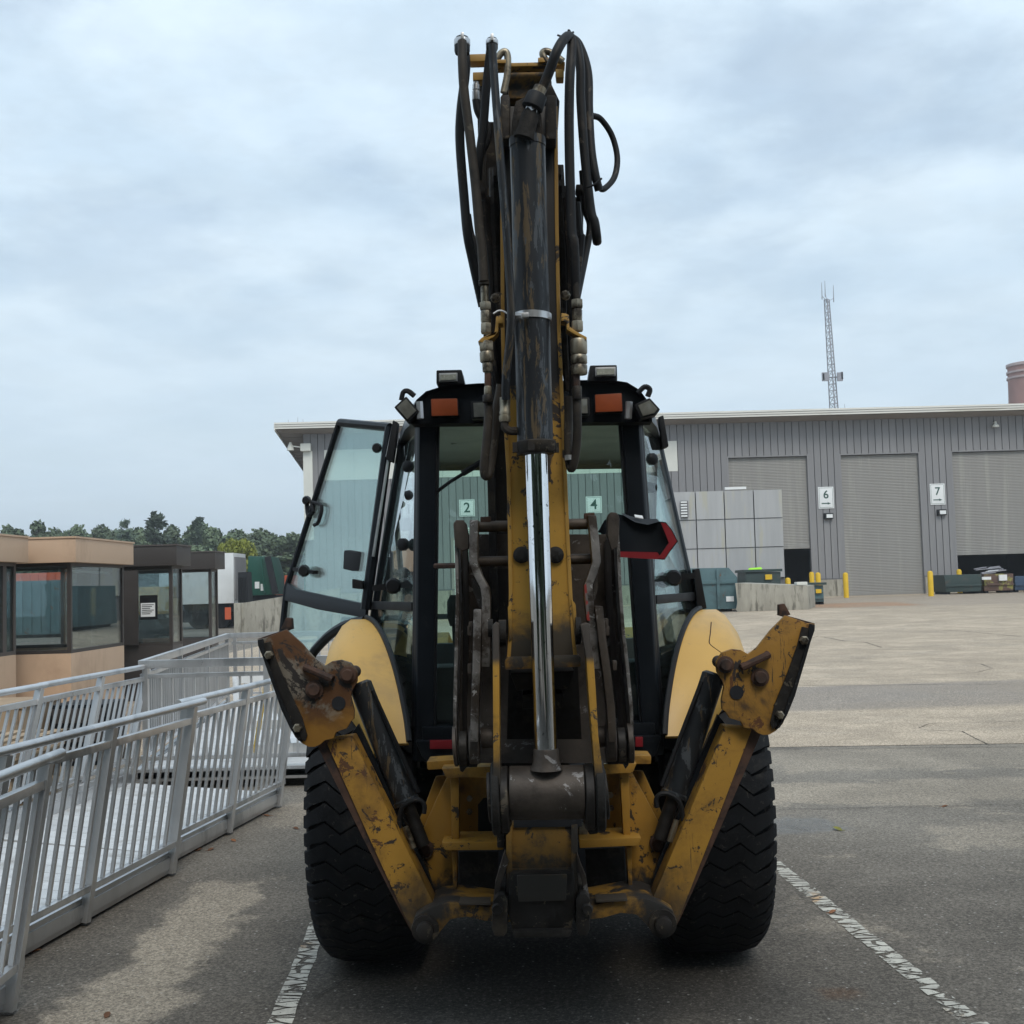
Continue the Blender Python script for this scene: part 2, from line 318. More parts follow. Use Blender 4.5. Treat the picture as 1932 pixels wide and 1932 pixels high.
M['bollard'] = mat('bollard_yellow', (0.72, 0.46, 0.02), 0.5, 0, 0.08, 2, dirt=((0.35,0.22,0.03), 0.58, 0.85, 2))
M['tan'] = mat('tan_panel', (0.54, 0.38, 0.262), 0.6, 0, 0.05, 1.2, dirt=((0.45,0.31,0.21), 0.5, 0.85, 1.4), stretch=(1,1,0.4))
M['bronze'] = mat('dark_bronze_panel', (0.052, 0.045, 0.042), 0.5, 0.1, 0.1, 1.5)
M['bronzelight'] = mat('brown_side_panel', (0.09, 0.078, 0.072), 0.5, 0.1, 0.1, 1.5)
M['wood'] = mat('pallet_wood', (0.33, 0.245, 0.16), 0.85, 0, 0.25, 5, rnd=0.25, stretch=(0.6,3,3))
M['crate'] = mat('crate_board', (0.40, 0.29, 0.19), 0.85, 0, 0.15, 3, rnd=0.1)
M['teal'] = mat('teal_container_paint', (0.07, 0.135, 0.15), 0.5, 0, 0.1, 1.2, dirt=((0.05,0.09,0.10), 0.5, 0.8, 1.2), chip=[((0.12,0.06,0.03), 0.70, 3)])
M['dumpgreen'] = mat('dumpster_green', (0.028, 0.05, 0.048), 0.55, 0, 0.12, 2, dirt=((0.07,0.06,0.05), 0.58, 0.85, 2))
M['lime'] = mat('lime_plastic', (0.36, 0.80, 0.04), 0.4, 0, 0.05, 2)
M['rustbox'] = mat('rusted_box', (0.11, 0.065, 0.05), 0.8, 0, 0.25, 2, dirt=((0.26,0.24,0.07), 0.55, 0.62, 1.6))
M['blue'] = mat('blue_box_paint', (0.03, 0.06, 0.11), 0.5, 0, 0.1, 2)
M['truckwhite'] = mat('white_trailer_skin', (0.68, 0.70, 0.70), 0.45, 0, 0.06, 1, dirt=((0.5,0.5,0.47), 0.55, 0.9, 0.8))
M['truckgreen'] = mat('green_truck_body', (0.010, 0.075, 0.052), 0.4, 0, 0.1, 1)
M['orange'] = mat('orange_container', (0.55, 0.10, 0.035), 0.6, 0, 0.1, 1)
M['brick'] = mat('stack_brick', (0.33, 0.185, 0.16), 0.9, 0, 0.12, 0.3)
M['stackband'] = mat('stack_band', (0.45, 0.36, 0.35), 0.8, 0, 0.1, 0.3)
M['galv'] = mat('galvanised_lattice', (0.30, 0.30, 0.33), 0.6, 0.3, 0.1, 1)
M['bark'] = mat('bark', (0.07, 0.055, 0.042), 0.95, 0, 0.3, 3)
def linemat():
    m, t, b, o = newmat('white_line_paint'); L = t.links.new; v = coord(t, (1,1,1), 'World')
    nv = nd(t, 'ShaderNodeTexNoise'); nv.inputs['Scale'].default_value = 14; nv.inputs['Detail'].default_value = 3; L(v, nv.inputs['Vector'])
    ad = nd(t, 'ShaderNodeVectorMath', operation='MULTIPLY_ADD'); L(nv.outputs['Color'], ad.inputs[0]); ad.inputs[1].default_value = (0.02,0.02,0); L(v, ad.inputs[2])
    mp_ = nd(t, 'ShaderNodeMapping'); mp_.inputs['Scale'].default_value = (0.5,1.25,1); L(ad.outputs[0], mp_.inputs[0])
    vo = nd(t, 'ShaderNodeTexVoronoi', feature='DISTANCE_TO_EDGE'); vo.inputs['Scale'].default_value = 14; L(mp_.outputs[0], vo.inputs['Vector'])
    crack = step(t, vo.outputs['Distance'], 0.05, 0.10, 1, 0)
    lost = step(t, noise(t, v, 2.6, 10, 0.75, 0.2), 0.54, 0.57); lost2 = step(t, noise(t, v, 38, 4, 0.7), 0.60, 0.64)
    gone = math_(t, 'MAXIMUM', crack, math_(t, 'MAXIMUM', math_(t, 'MULTIPLY', lost, 0.9), lost2))
    c = mixc(t, step(t, noise(t, v, 9, 6, 0.7), 0.4, 0.65), (0.58,0.56,0.49), (0.42,0.40,0.35)); c = mixc(t, step(t, noise(t, v, 1.9, 6, 0.6), 0.58, 0.66), c, (0.52,0.33,0.17))
    L(c, b.inputs['Base Color']); b.inputs['Roughness'].default_value = 0.8
    tr_ = nd(t, 'ShaderNodeBsdfTransparent'); ms = nd(t, 'ShaderNodeMixShader'); L(gone, ms.inputs[0]); L(b.outputs[0], ms.inputs[1]); L(tr_.outputs[0], ms.inputs[2]); L(ms.outputs[0], o.inputs[0])
    return m
M['whitemark'] = linemat()
M['crack'] = mat('pavement_crack', (0.03, 0.027, 0.024), 1.0, 0, 0.2, 4)
M['leaf_dead'] = mat('dry_leaf', (0.20, 0.085, 0.035), 0.8, 0, 0.2, 20, rnd=0.35)
M['leaf_green'] = mat('yellow_green_leaf', (0.20, 0.19, 0.02), 0.6, 0, 0.3, 20)
# ------------------------------------------------------------------ ground
def ss(a): a = max(0.0, min(1.0, a)); return a*a*(3-2*a)
def hgt(x, y): return 0.64*ss((y-13)/48.0)*ss((x+4)/13.0)
def gh(x, y, lift=0.0):
    z = 0.0
    for _ in range(12):
        p = gnd(x, y, z); z = hgt(p.x, p.y)
    return Vector((p.x, p.y, z+lift))
def groundmat(name, base, kind):
    m, t, b, o = newmat(name); L = t.links.new
    v = coord(t, (1,1,1), 'World'); sx = nd(t, 'ShaderNodeSeparateXYZ'); L(v, sx.inputs[0]); X, Y = sx.outputs[0], sx.outputs[1]
    vs = coord(t, (0.9,1.1,1), 'World')
    big = noise(t, v, 0.35, 6, 0.6, 0.4); mid = noise(t, vs, 1.3, 12, 0.72, 0.2); fine = noise(t, v, 48, 5, 0.8); agg = noise(t, v, 160, 2, 0.6)
    c = mixc(t, step(t, mid, 0.35, 0.7), tuple(x*0.80 for x in base), tuple(x*1.22 for x in base))
    def blob(x0, x1, y0, y1, soft, wob, ws=1.6):
        w = math_(t, 'MULTIPLY', math_(t, 'SUBTRACT', noise(t, v, ws, 8, 0.7, 0.5), 0.5), wob)
        a = step(t, math_(t, 'ADD', X, w), x0-soft, x0+soft); d = step(t, math_(t, 'ADD', X, w), x1-soft, x1+soft, 1, 0)
        e_ = step(t, math_(t, 'ADD', Y, w), y0-soft, y0+soft); f = step(t, math_(t, 'ADD', Y, w), y1-soft, y1+soft, 1, 0)
        return math_(t, 'MULTIPLY', math_(t, 'MULTIPLY', a, d), math_(t, 'MULTIPLY', e_, f))
    gn = noise(t, v, 7.5, 13, 0.82)
    def grit(m_): return step(t, math_(t, 'ADD', math_(t, 'MULTIPLY', m_, 0.45), math_(t, 'MULTIPLY', gn, 0.9)), 0.60, 0.86)
    if kind == 'asphalt':
        dust = (0.37, 0.318, 0.25)
        # asphalt paler with distance, then dry dusty streaks
        far = step(t, Y, 6.2, 9.0); c = mixc(t, math_(t, 'MULTIPLY', far, 0.75), c, (0.245,0.22,0.185))
        st = step(t, noise(t, coord(t, (0.75,1.1,1), 'World'), 0.85, 13, 0.74, 0.3), 0.49, 0.62)
        st = grit(st); c = mixc(t, math_(t, 'MULTIPLY', st, step(t, X, 0.6, 2.6, 0.06, 0.75)), c, dust)
        for q in ((-2.12,-1.62,4.75,7.35,0.14,0.75,0.85), (1.7,4.6,9.2,10.25,0.25,1.0,0.8), (2.2,7.0,10.7,12.2,0.3,1.0,0.55), (2.6,6.0,7.6,8.4,0.25,1.2,0.5), (-2.1,-1.5,8.8,10.0,0.2,0.8,0.6)):
            c = mixc(t, math_(t, 'MULTIPLY', grit(blob(*q[:6])), q[6]), c, dust)
        # oil and wet staining, with the shade under the machine painted in
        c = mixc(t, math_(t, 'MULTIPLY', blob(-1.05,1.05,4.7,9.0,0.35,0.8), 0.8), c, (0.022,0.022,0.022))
        c = mixc(t, math_(t, 'MULTIPLY', blob(1.18,1.34,5.05,5.17,0.05,0.16,6), 0.6), c, (0.12,0.065,0.035))
    else:
        w = math_(t, 'MULTIPLY', math_(t, 'SUBTRACT', noise(t, coord(t,(0.2,1,1),'World'), 0.8, 8, 0.7), 0.5), 2.2)
        yy = math_(t, 'ADD', Y, w)
        band = math_(t, 'MULTIPLY', step(t, yy, 15.0, 15.9), step(t, yy, 18.7, 19.0, 1, 0)); c = mixc(t, math_(t, 'MULTIPLY', band, 0.75), c, (0.19,0.175,0.165))
        band = math_(t, 'MULTIPLY', step(t, yy, 44.0, 47), step(t, yy, 60, 61, 1, 0)); c = mixc(t, math_(t, 'MULTIPLY', band, 0.55), c, (0.22,0.19,0.165))
        o_ = blob(11.5,15.5,46.5,51,0.5,2.0,0.7); c = mixc(t, math_(t, 'MULTIPLY', o_, 0.8), c, (0.34,0.17,0.085))
        st = step(t, noise(t, coord(t, (0.6,1.2,1), 'World'), 0.7, 12, 0.72, 0.3), 0.5, 0.64); c = mixc(t, math_(t, 'MULTIPLY', st, 0.35), c, (0.24,0.22,0.19))
    c = mixc(t, step(t, big, 0.35, 0.65, 0, 0.45), c, tuple(x*0.6 for x in base))
    # aggregate: pale and dark stone chips
    for (vsz, amt) in ((75, 0.36), (150, 0.36)):
        va = nd(t, 'ShaderNodeTexVoronoi'); va.inputs['Scale'].default_value = vsz; L(v, va.inputs['Vector']); sc_ = nd(t, 'ShaderNodeSeparateColor'); L(va.outputs['Color'], sc_.inputs[0])
        hs_ = nd(t, 'ShaderNodeHueSaturation'); L(c, hs_.inputs['Color']); L(step(t, sc_.outputs[1], 0.0, 1.0, 1-amt*0.62, 1+amt*0.75), hs_.inputs['Value']); c = hs_.outputs[0]
    c = mixc(t, step(t, fine, 0.52, 0.68, 0, 0.6), c, tuple(min(1, x*2.0+0.03) for x in base)); c = mixc(t, step(t, fine, 0.48, 0.34, 0, 0.75), c, tuple(x*0.35 for x in base))
    vo = nd(t, 'ShaderNodeTexVoronoi'); vo.inputs['Scale'].default_value = 42; L(v, vo.inputs['Vector'])
    sp = nd(t, 'ShaderNodeSeparateColor'); L(vo.outputs['Color'], sp.inputs[0])
    fl = math_(t, 'MULTIPLY', step(t, sp.outputs[0], 0.955, 0.96), step(t, vo.outputs['Distance'], 0.30, 0.20)); c = mixc(t, math_(t, 'MULTIPLY', fl, 0.8), c, (0.42,0.40,0.37))
    L(c, b.inputs['Base Color']); b.inputs['Roughness'].default_value = 0.9; b.inputs['Specular IOR Level'].default_value = 0.25
    if kind == 'asphalt':      # small damp spot beside the right rear tyre
        wet = blob(1.55,2.15,8.25,8.75,0.12,0.5,3); c = mixc(t, math_(t, 'MULTIPLY', wet, 0.5), c, (0.07,0.066,0.06)); L(c, b.inputs['Base Color'])
        L(math_(t, 'MULTIPLY_ADD', wet, -0.7), b.inputs['Roughness']); b.inputs['Roughness'].links[0].from_node.inputs[2].default_value = 0.9
    bp = nd(t, 'ShaderNodeBump'); bp.inputs['Strength'].default_value = 0.5; bp.inputs['Distance'].default_value = 0.006
    L(math_(t, 'ADD', fine, math_(t, 'MULTIPLY', agg, 0.6)), bp.inputs['Height']); L(bp.outputs[0], b.inputs['Normal'])
    return m
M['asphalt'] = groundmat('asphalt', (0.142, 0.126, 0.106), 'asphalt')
M['slab'] = groundmat('weathered_concrete_yard', (0.44, 0.362, 0.275), 'slab')
def sheet(name, xs, ys, m, lift):
    mb = MB(); nx = len(xs)
    vs = [(x, y, hgt(x, y)+lift) for y in ys for x in xs]
    mb.add(vs, [(j*nx+i, j*nx+i+1, (j+1)*nx+i+1, (j+1)*nx+i) for j in range(len(ys)-1) for i in range(nx-1)])
    o = mb.build(name, m, angle=60); tag(o, kind='structure'); return o
lin = lambda a, b, n: [a+(b-a)*i/n for i in range(n+1)]
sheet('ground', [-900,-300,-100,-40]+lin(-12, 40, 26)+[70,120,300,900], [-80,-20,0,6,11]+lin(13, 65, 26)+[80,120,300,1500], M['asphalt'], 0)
# the concrete yard beyond the seam (its near edge follows the seam)
mb = MB(); xs = [-9,-6,-4,-2,0]+lin(2, 40, 19)+[60,90]; ys = [12.35]+lin(13, 65, 26); nx = len(xs)
mb.add([(x, (y if j else 12.38-0.075*(x-2.3)+0.03*math.sin(x*3.1)), hgt(x, y)+0.004) for j, y in enumerate(ys) for x in xs],
       [(j*nx+i, j*nx+i+1, (j+1)*nx+i+1, (j+1)*nx+i) for j in range(len(ys)-1) for i in range(nx-1)])
tag(mb.build('concrete_yard', M['slab'], angle=60), kind='structure')

def crackline(px, w, seg=14, jit=0.35, lift=0.0085):
    P = []
    for a, b in zip(px[:-1], px[1:]):
        for k in range(seg): P.append(gh(a[0]+(b[0]-a[0])*k/seg, a[1]+(b[1]-a[1])*k/seg))
    P.append(gh(*px[-1])); mb = MB(); L_, R_ = [], []
    for i, p in enumerate(P):
        d = (P[min(i+1, len(P)-1)]-P[max(0, i-1)]); s_ = Vector((-d.y, d.x, 0)).normalized()
        sp = d.length*0.12; j = s_*random.uniform(-1,1)*sp*jit
        ww = w*random.uniform(0.3, 1.0)*(1 if 0 < i < len(P)-1 else 0.1)
        q = p+j; q.z = hgt(q.x, q.y)+lift; L_.append(q+s_*ww/2); R_.append(q-s_*ww/2)
    n = len(P); mb.add(L_+R_, [(i, i+1, n+i+1, n+i) for i in range(n-1)])
    tag(mb.build('pavement_crack', M['crack'], origin=(P[0].x, P[0].y, 0)), kind='structure')
for px, w in (([(1432,1414),(1560,1414),(1700,1412),(1932,1410)], 0.02), ([(1500,1294),(1700,1293),(1932,1291)], 0.03),
              ([(1544,1200),(1593,1210),(1632,1212),(1666,1223)], 0.03), ([(1608,1227),(1770,1226),(1932,1224)], 0.04),
              ([(1570,1243),(1750,1245),(1850,1253),(1873,1262),(1840,1270),(1700,1277),(1500,1281)], 0.018),
              ([(1733,1375),(1754,1366),(1840,1364),(1932,1362)], 0.014), ([(1736,1378),(1815,1381),(1840,1394),(1867,1407)], 0.016),
              ([(1465,1529),(1600,1526),(1760,1522),(1932,1519)], 0.012), ([(1545,1146),(1700,1142),(1932,1137)], 0.06),
              ([(1710,1185),(1800,1190),(1932,1202)], 0.04), ([(592,1885),(625,1866),(660,1845),(680,1828)], 0.008), ([(2043/1.378,2120/1.378+20),(1515,1566),(1525,1569)], 0.008),
              ([(1440,1208),(1510,1212),(1544,1200)], 0.03)):
    crackline(px, w)

# parking lines: flaked paint, every flake its own patch of the line
def parkline(a, b, w, wear=None):
    a, b = Vector(a), Vector(b); d = (b-a); n = 40; s_ = Vector((-d.y, d.x, 0)).normalized(); mb = MB(); L_, R_ = [], []
    for k in range(n+1):
        p = a+d*k/n+Vector((0,0,0.004)); L_.append(p+s_*w/2*random.uniform(0.86,1.06)); R_.append(p-s_*w/2*random.uniform(0.86,1.06))
    mb.add(L_+R_, [(k, k+1, n+k+2, n+k+1) for k in range(n)]); o = mb.build('parking_line', M['whitemark'], origin=(a.x, a.y, 0)); tag(o, kind='structure')
parkline((-1.045, 4.2, 0), (-1.28, 7.6, 0), 0.105, lambda t: 0.06)
parkline((1.76, 4.0, 0), (1.36, 8.4, 0), 0.105, lambda t: 0.05 if (t < 0.30 or 0.62 < t < 0.8) else 0.30)

# fallen leaves
def leaf(px, s_, m_, lab):
    p = gh(*px); mb = MB(); a = random.uniform(0, 6.28); out_ = [(0,-1),(0.45,-0.55),(0.62,0),(0.4,0.6),(0,1.1),(-0.4,0.55),(-0.6,0),(-0.42,-0.55)]
    pts = [Vector((x*s_*0.8, y*s_, s_*(0.25*abs(x)+0.12*math.sin(y*2)+0.16))) for x, y in out_]; c = Vector((0,0,0.05*s_))
    r_ = Matrix.Rotation(a, 3, 'Z'); pts = [r_@q+p for q in pts]; c = c+p
    mb.add(pts+[c], [(i, (i+1)%8, 8) for i in range(8)]); mb.tube([c-r_@Vector((0,s_*0.5,-0.1*s_)), c-r_@Vector((0.1*s_,s_*1.7,-0.2*s_))], s_*0.04, 5, 0)
    o = mb.build('fallen_leaf', m_, origin=p); tag(o, lab, 'leaf', 'fallen leaves on the pavement')
leaf((1580,1566), 0.05, M['leaf_green'], 'curled yellow green leaf on the asphalt beyond the right rear tyre')
leaf((1571,1722), 0.032, M['leaf_dead'], 'small brown leaf lying on the cracked white parking line')
for q in ((375,1605),(398,1604),(440,1587),(503,1540),(558,1564)): leaf(q, 0.035, M['leaf_dead'], 'small dry brown leaf on the asphalt beside the aluminium ramp edge')
leaf((202,1917), 0.03, M['leaf_dead'], 'reddish brown leaf on bare asphalt between the dusty patch and the ramp')
leaf((64,1797), 0.035, M['leaf_dead'], 'orange brown leaf by the foot of the near ramp post')
leaf((1783,1522), 0.03, M['leaf_dead'], 'dark leaf on the pavement joint crossing the yard')

# ------------------------------------------------------------------ long grey metal building
TH = math.atan2(1.4, 40.4); U = Vector((math.cos(TH), math.sin(TH), 0)); NB = Vector((math.sin(TH), -math.cos(TH), 0)); A0 = Vector((-12.28, 63.04, 0))
def BP(u, z, d=0.0): return A0+U*u+NB*d+Vector((0,0,z))
def bu(x, y, d=0.0):
    r_ = ray(x, y); o = Vector((0,0,CZ)); a = A0+NB*d; t = (a-o).dot(NB)/r_.dot(NB); p = o+r_*t-A0; return p.dot(U), p.z
bld = empty('metal_building', BP(0, 0.0), 'long grey metal sided building with roller doors and white eave', 'building')
def bbox(mb, u0, u1, z0, z1, d0, d1):
    return mb.obox(BP((u0+u1)/2, (z0+z1)/2, (d0+d1)/2), U*(u1-u0)/2, NB*(d1-d0)/2, Vector((0,0,(z1-z0)/2)))
UW = 52.0; ZE = 10.35
doors = []
for xl, xr, yt, yb in ((1373,1523,864,1036), (1585,1733,859,1124), (1795,1946,853,1045)):
    ul, zt = bu(xl, yt); ur, _ = bu(xr, yt); _, zb = bu((xl+xr)/2, yb); doors.append((ul, ur, zt, zb))
doors.append((doors[2][1]+1.75, doors[2][1]+6.0, doors[2][2], 0.66))
ZP = bu(1575, 1091)[1]
# backing wall pieces round the openings (dark joint colour shows between panels)
edges = [0.0]
for d in doors: edges += [d[0], d[1]]
edges.append(UW)
mb = MB()
for i in range(0, len(edges)-1):
    u0, u1 = edges[i], edges[i+1]
    if i % 2 == 0: bbox(mb, u0, u1, 0.3, ZE, -0.3, -0.05)
    else: bbox(mb, u0, u1, doors[i//2][2], ZE, -0.3, -0.05)
mb.build('wall', M['sidingback'], bld)
mb = MB(); bbox(mb, -0.02, 0.2, 0.3, ZE-1, -30, -0.31); bbox(mb, UW-0.2, UW, 0.3, ZE-1, -30, -0.31); bbox(mb, 0, UW, 0.3, ZE-3, -30.2, -30); bbox(mb, 0.3, UW-0.3, 0.42, 0.5, -29.9, -0.31)
mb.build('rear_wall', M['siding'], bld)
pcache = {}
def panel(name, u0, u1, z0, z1, m, d=0.0, t=0.05, lip=0.018, par=None):
    key = (round(u1-u0, 3), round(z1-z0, 2), m.name, t)
    if key not in pcache:
        w, h = (u1-u0)/2-lip, (z1-z0)/2; q = MB(); 
        q.obox((0,0,0), U*w, NB*t/2, Vector((0,0,h))); pcache[key] = q.mesh(name, m, bevel=0.0)
    return inst(name, pcache[key], par or bld, BP((u0+u1)/2, (z0+z1)/2, d))
ts0, ts1 = bu(612, 878)[0], bu(1278, 860)[0]; tz0, tz1 = bu(1274, 889)[1], bu(1274, 832)[1]
for i in range(len(edges)-1):
    u0, u1 = edges[i], edges[i+1]; n = max(1, round((u1-u0)/0.392)); w = (u1-u0)/n
    for k in range(n):
        a, b = u0+k*w, u0+(k+1)*w; zb = (ZP if i % 2 == 0 else doors[i//2][2])
        if i == 0 and ts0 < (a+b)/2 < ts1:
            panel('wall_panel', a, b, zb, tz0, M['siding']); panel('wall_panel', a, b, tz1, ZE, M['siding'])
        else: panel('wall_panel', a, b, zb, ZE, M['siding'])
n = 12; w = (ts1-ts0)/n
for k in range(n): panel('skylight_panel', ts0+k*w, ts0+(k+1)*w, tz0, tz1, M['translucent'], 0.01, 0.05, 0.008)
for i in range(0, len(edges)-1, 2):
    n = max(1, round((edges[i+1]-edges[i])/1.7)); w = (edges[i+1]-edges[i])/n
    for k in range(n): panel('plinth_block', edges[i]+k*w, edges[i]+(k+1)*w, 0.3, ZP-0.06, M['concrete'], 0.02, 0.12, 0.01)
    mb = MB(); bbox(mb, edges[i], edges[i+1], ZP-0.06, ZP, -0.04, 0.09); mb.build('base_flashing', M['sidingback'], bld)
for (ul, ur, zt, zb) in doors:
    mb = MB(); z = zb; P0 = []; h = 0.085; k = 0
    prof = [(-0.145 if (q % 2) else -0.13, zb+q*h/2) for q in range(int((zt-zb)/(h/2))+1)]
    vs = [BP(ul-0.03, z_, d_) for d_, z_ in prof]+[BP(ur+0.03, z_, d_) for d_, z_ in prof]; n = len(prof)
    mb.add(vs, [(q, n+q, n+q+1, q+1) for q in range(n-1)]); dr = mb.build('roller_door', M['shutter'], bld, angle=10)
    mb = MB(); bbox(mb, ul, ur, zb-0.02, zb+0.18, -0.2, -0.1); mb.build('bottom_rail', M['shutter'], dr)
    mb = MB(); bbox(mb, ul-0.06, ul+0.02, zb if zb < 1 else 0.64, zt, -0.2, 0.03); bbox(mb, ur-0.02, ur+0.06, 0.64, zt, -0.2, 0.03); bbox(mb, ul-0.06, ur+0.06, zt, zt+0.07, -0.2, 0.032)
    mb.build('door_frame', M['siding'], bld)
# roof with stepped white eave, soffit and fall to the back
RS = 0.135; ZF0 = bu(1400, 787, 1.2)[1]; ZF1 = bu(1400, 775, 1.2)[1]
roof = MB(); UL, UR = -1.35, UW+1.3
def rz(d): return ZF1+(d-1.2)*RS
roof.add([BP(UL,rz(1.2),1.2),BP(UR,rz(1.2),1.2),BP(UR,rz(-31),-31),BP(UL,rz(-31),-31),BP(UL,rz(1.2)-0.1,1.2),BP(UR,rz(1.2)-0.1,1.2),BP(UR,rz(-31)-0.1,-31),BP(UL,rz(-31)-0.1,-31)],
         [(0,1,2,3),(7,6,5,4),(0,4,5,1),(1,5,6,2),(2,6,7,3),(3,7,4,0)])
rf = roof.build('roof', M['fascia'], bld)
fh = (ZF1-ZF0)/3
for k in range(3):
    mb = MB(); bbox(mb, UL-0.01*k, UR, ZF1-(k+1)*fh+0.015, ZF1-k*fh, 1.05, 1.26-0.035*k); mb.build('eave_trim', M['fascia'], rf)
mb = MB(); s0, s1 = ZF0, rz(-31)-0.1-(ZF1-ZF0)+0.08
def sz(d): return ZF0+0.01+(d-1.2)*RS
n = 8
for q in range(n):      # soffit boards: front eave run and the left gable run
    pass
for (ua, ub, da, db) in ((UL, UR, 1.05, 0.0),):
    mb.add([BP(ua,sz(da),da),BP(ub,sz(da),da),BP(ub,sz(db),db),BP(ua,sz(db),db)], [(0,1,2,3)])
mb.build('soffit', M['soffit'], rf)
mb = MB(); mb.add([BP(UL,sz(0),0),BP(0,sz(0),0),BP(0,sz(-31),-31),BP(UL,sz(-31),-31)], [(0,1,2,3)]); mb.build('soffit', M['soffit'], rf)
for k in range(40):
    d0 = 1.0-k*0.8; mb = MB(); mb.obox((BP(UL+0.66, sz(d0)-0.012, d0)), U*0.64, NB*0.02, Vector((0,0,0.012))); mb.build('soffit_batten', M['soffit'], rf)
mb = MB(); mb.add([BP(UL,rz(1.2),1.2),BP(UL,rz(-31),-31),BP(UL,rz(-31)-0.42,-31),BP(UL,rz(1.2)-0.42,1.2),BP(UL+0.05,rz(1.2),1.2),BP(UL+0.05,rz(-31),-31),BP(UL+0.05,rz(-31)-0.42,-31),BP(UL+0.05,rz(1.2)-0.42,1.2)],
                  [(0,1,2,3),(7,6,5,4),(0,4,5,1),(1,5,6,2),(2,6,7,3),(3,7,4,0)]); mb.build('gable_trim', M['fascia'], rf)
# downspout, small fixtures
mb = MB(); bbox(mb, 0.0, 0.5, 4.5, ZE-1.0, 0.02, 0.14); mb.build('downspout', M['translucent'], bld)
mb = MB(); bbox(mb, -0.1, 0.45, ZE-1.0, ZE-0.6, 0.05, 0.4); mb.lathe(BP(-0.65, ZE-0.95, 0.3), BP(-0.65, ZE-0.5, 0.3), [(0.2,0),(0.16,0.4),(0.05,1)], 12); mb.bar(BP(-0.65, ZE-0.7, 0.3), BP(0, ZE-0.8, 0.3), 0.06, 0.06); mb.build('corner_lamp', M['translucent'], bld)
def louvre(x0, y0, x1, y1):
    u0, z1 = bu(x0, y0); u1, z0 = bu(x1, y1); mb = MB(); bbox(mb, u0, u1, z0, z1, 0.03, 0.05); fr = mb.build('louvre', M['sidingback'], bld)
    for k in range(9):
        mb = MB(); zc_ = z0+(k+0.5)*(z1-z0)/9; mb.obox(BP((u0+u1)/2, zc_, 0.09), U*(u1-u0)/2, NB*0.05+Vector((0,0,-0.025)), Vector((0,0,(z1-z0)/9*0.28))); mb.build('louvre_blade', M['translucent'], fr)
louvre(735, 1003, 790, 1033); louvre(861, 996, 893, 1028)
mb = MB(); ua, zt = bu(856, 1020); ub, _ = bu(884, 1020); bbox(mb, ua-0.15, ub+0.15, 0.64, zt+0.15, 0.03, 0.09); df = mb.build('personnel_door', M['soffit'], bld); mb = MB(); bbox(mb, ua, ub, 0.66, zt, 0.091, 0.12); mb.build('door_leaf', M['translucent'], df)
mb = MB(); ua, zt = bu(841, 868); mb = MB()
for (x, y) in ((1562,974),(1775,967)):
    u, z = bu(x, y); mb = MB(); bbox(mb, u-0.24, u+0.24, z-0.16, z+0.16, 0.03, 0.22); lb = mb.build('wall_light', M['blackplastic'], bld); mb = MB(); bbox(mb, u-0.14, u+0.2, z-0.1, z+0.1, 0.221, 0.24); mb.build('lamp_lens', M['signwhite'], lb)
u, z = bu(1874, 803); mb = MB(); mb.lathe(BP(u, z-0.12, 0.3), BP(u, z+0.2, 0.3), [(0.19,0),(0.17,0.3),(0.07,0.55),(0.05,1)], 12); mb.bar(BP(u, z+0.15, 0.3), BP(u, z+0.15, 0), 0.05, 0.05); mb.build('wall_light', M['translucent'], bld)
p = BP(*bu(1288, 772), 0); mb = MB(); pz = rz(-3); u = bu(1288, 770)[0]
mb.lathe(BP(u, pz, -3), BP(u, pz+1.0, -3), [(0.32,0),(0.32,0.12),(0.18,0.14),(0.18,0.62),(0.33,0.66),(0.33,0.8),(0.1,1)], 12); mb.build('roof_vent', M['galv'], rf)
for x in (540,558,568,1268,1425,1477,1600,1665,1700,1786,1815):
    u = bu(x, 770)[0]; mb = MB(); mb.cyl(BP(u, rz(-0.6), -0.6), BP(u, rz(-0.6)+random.uniform(0.25,0.9), -0.6), 0.022, 0.008, 6); mb.build('roof_rod', M['galv'], rf)
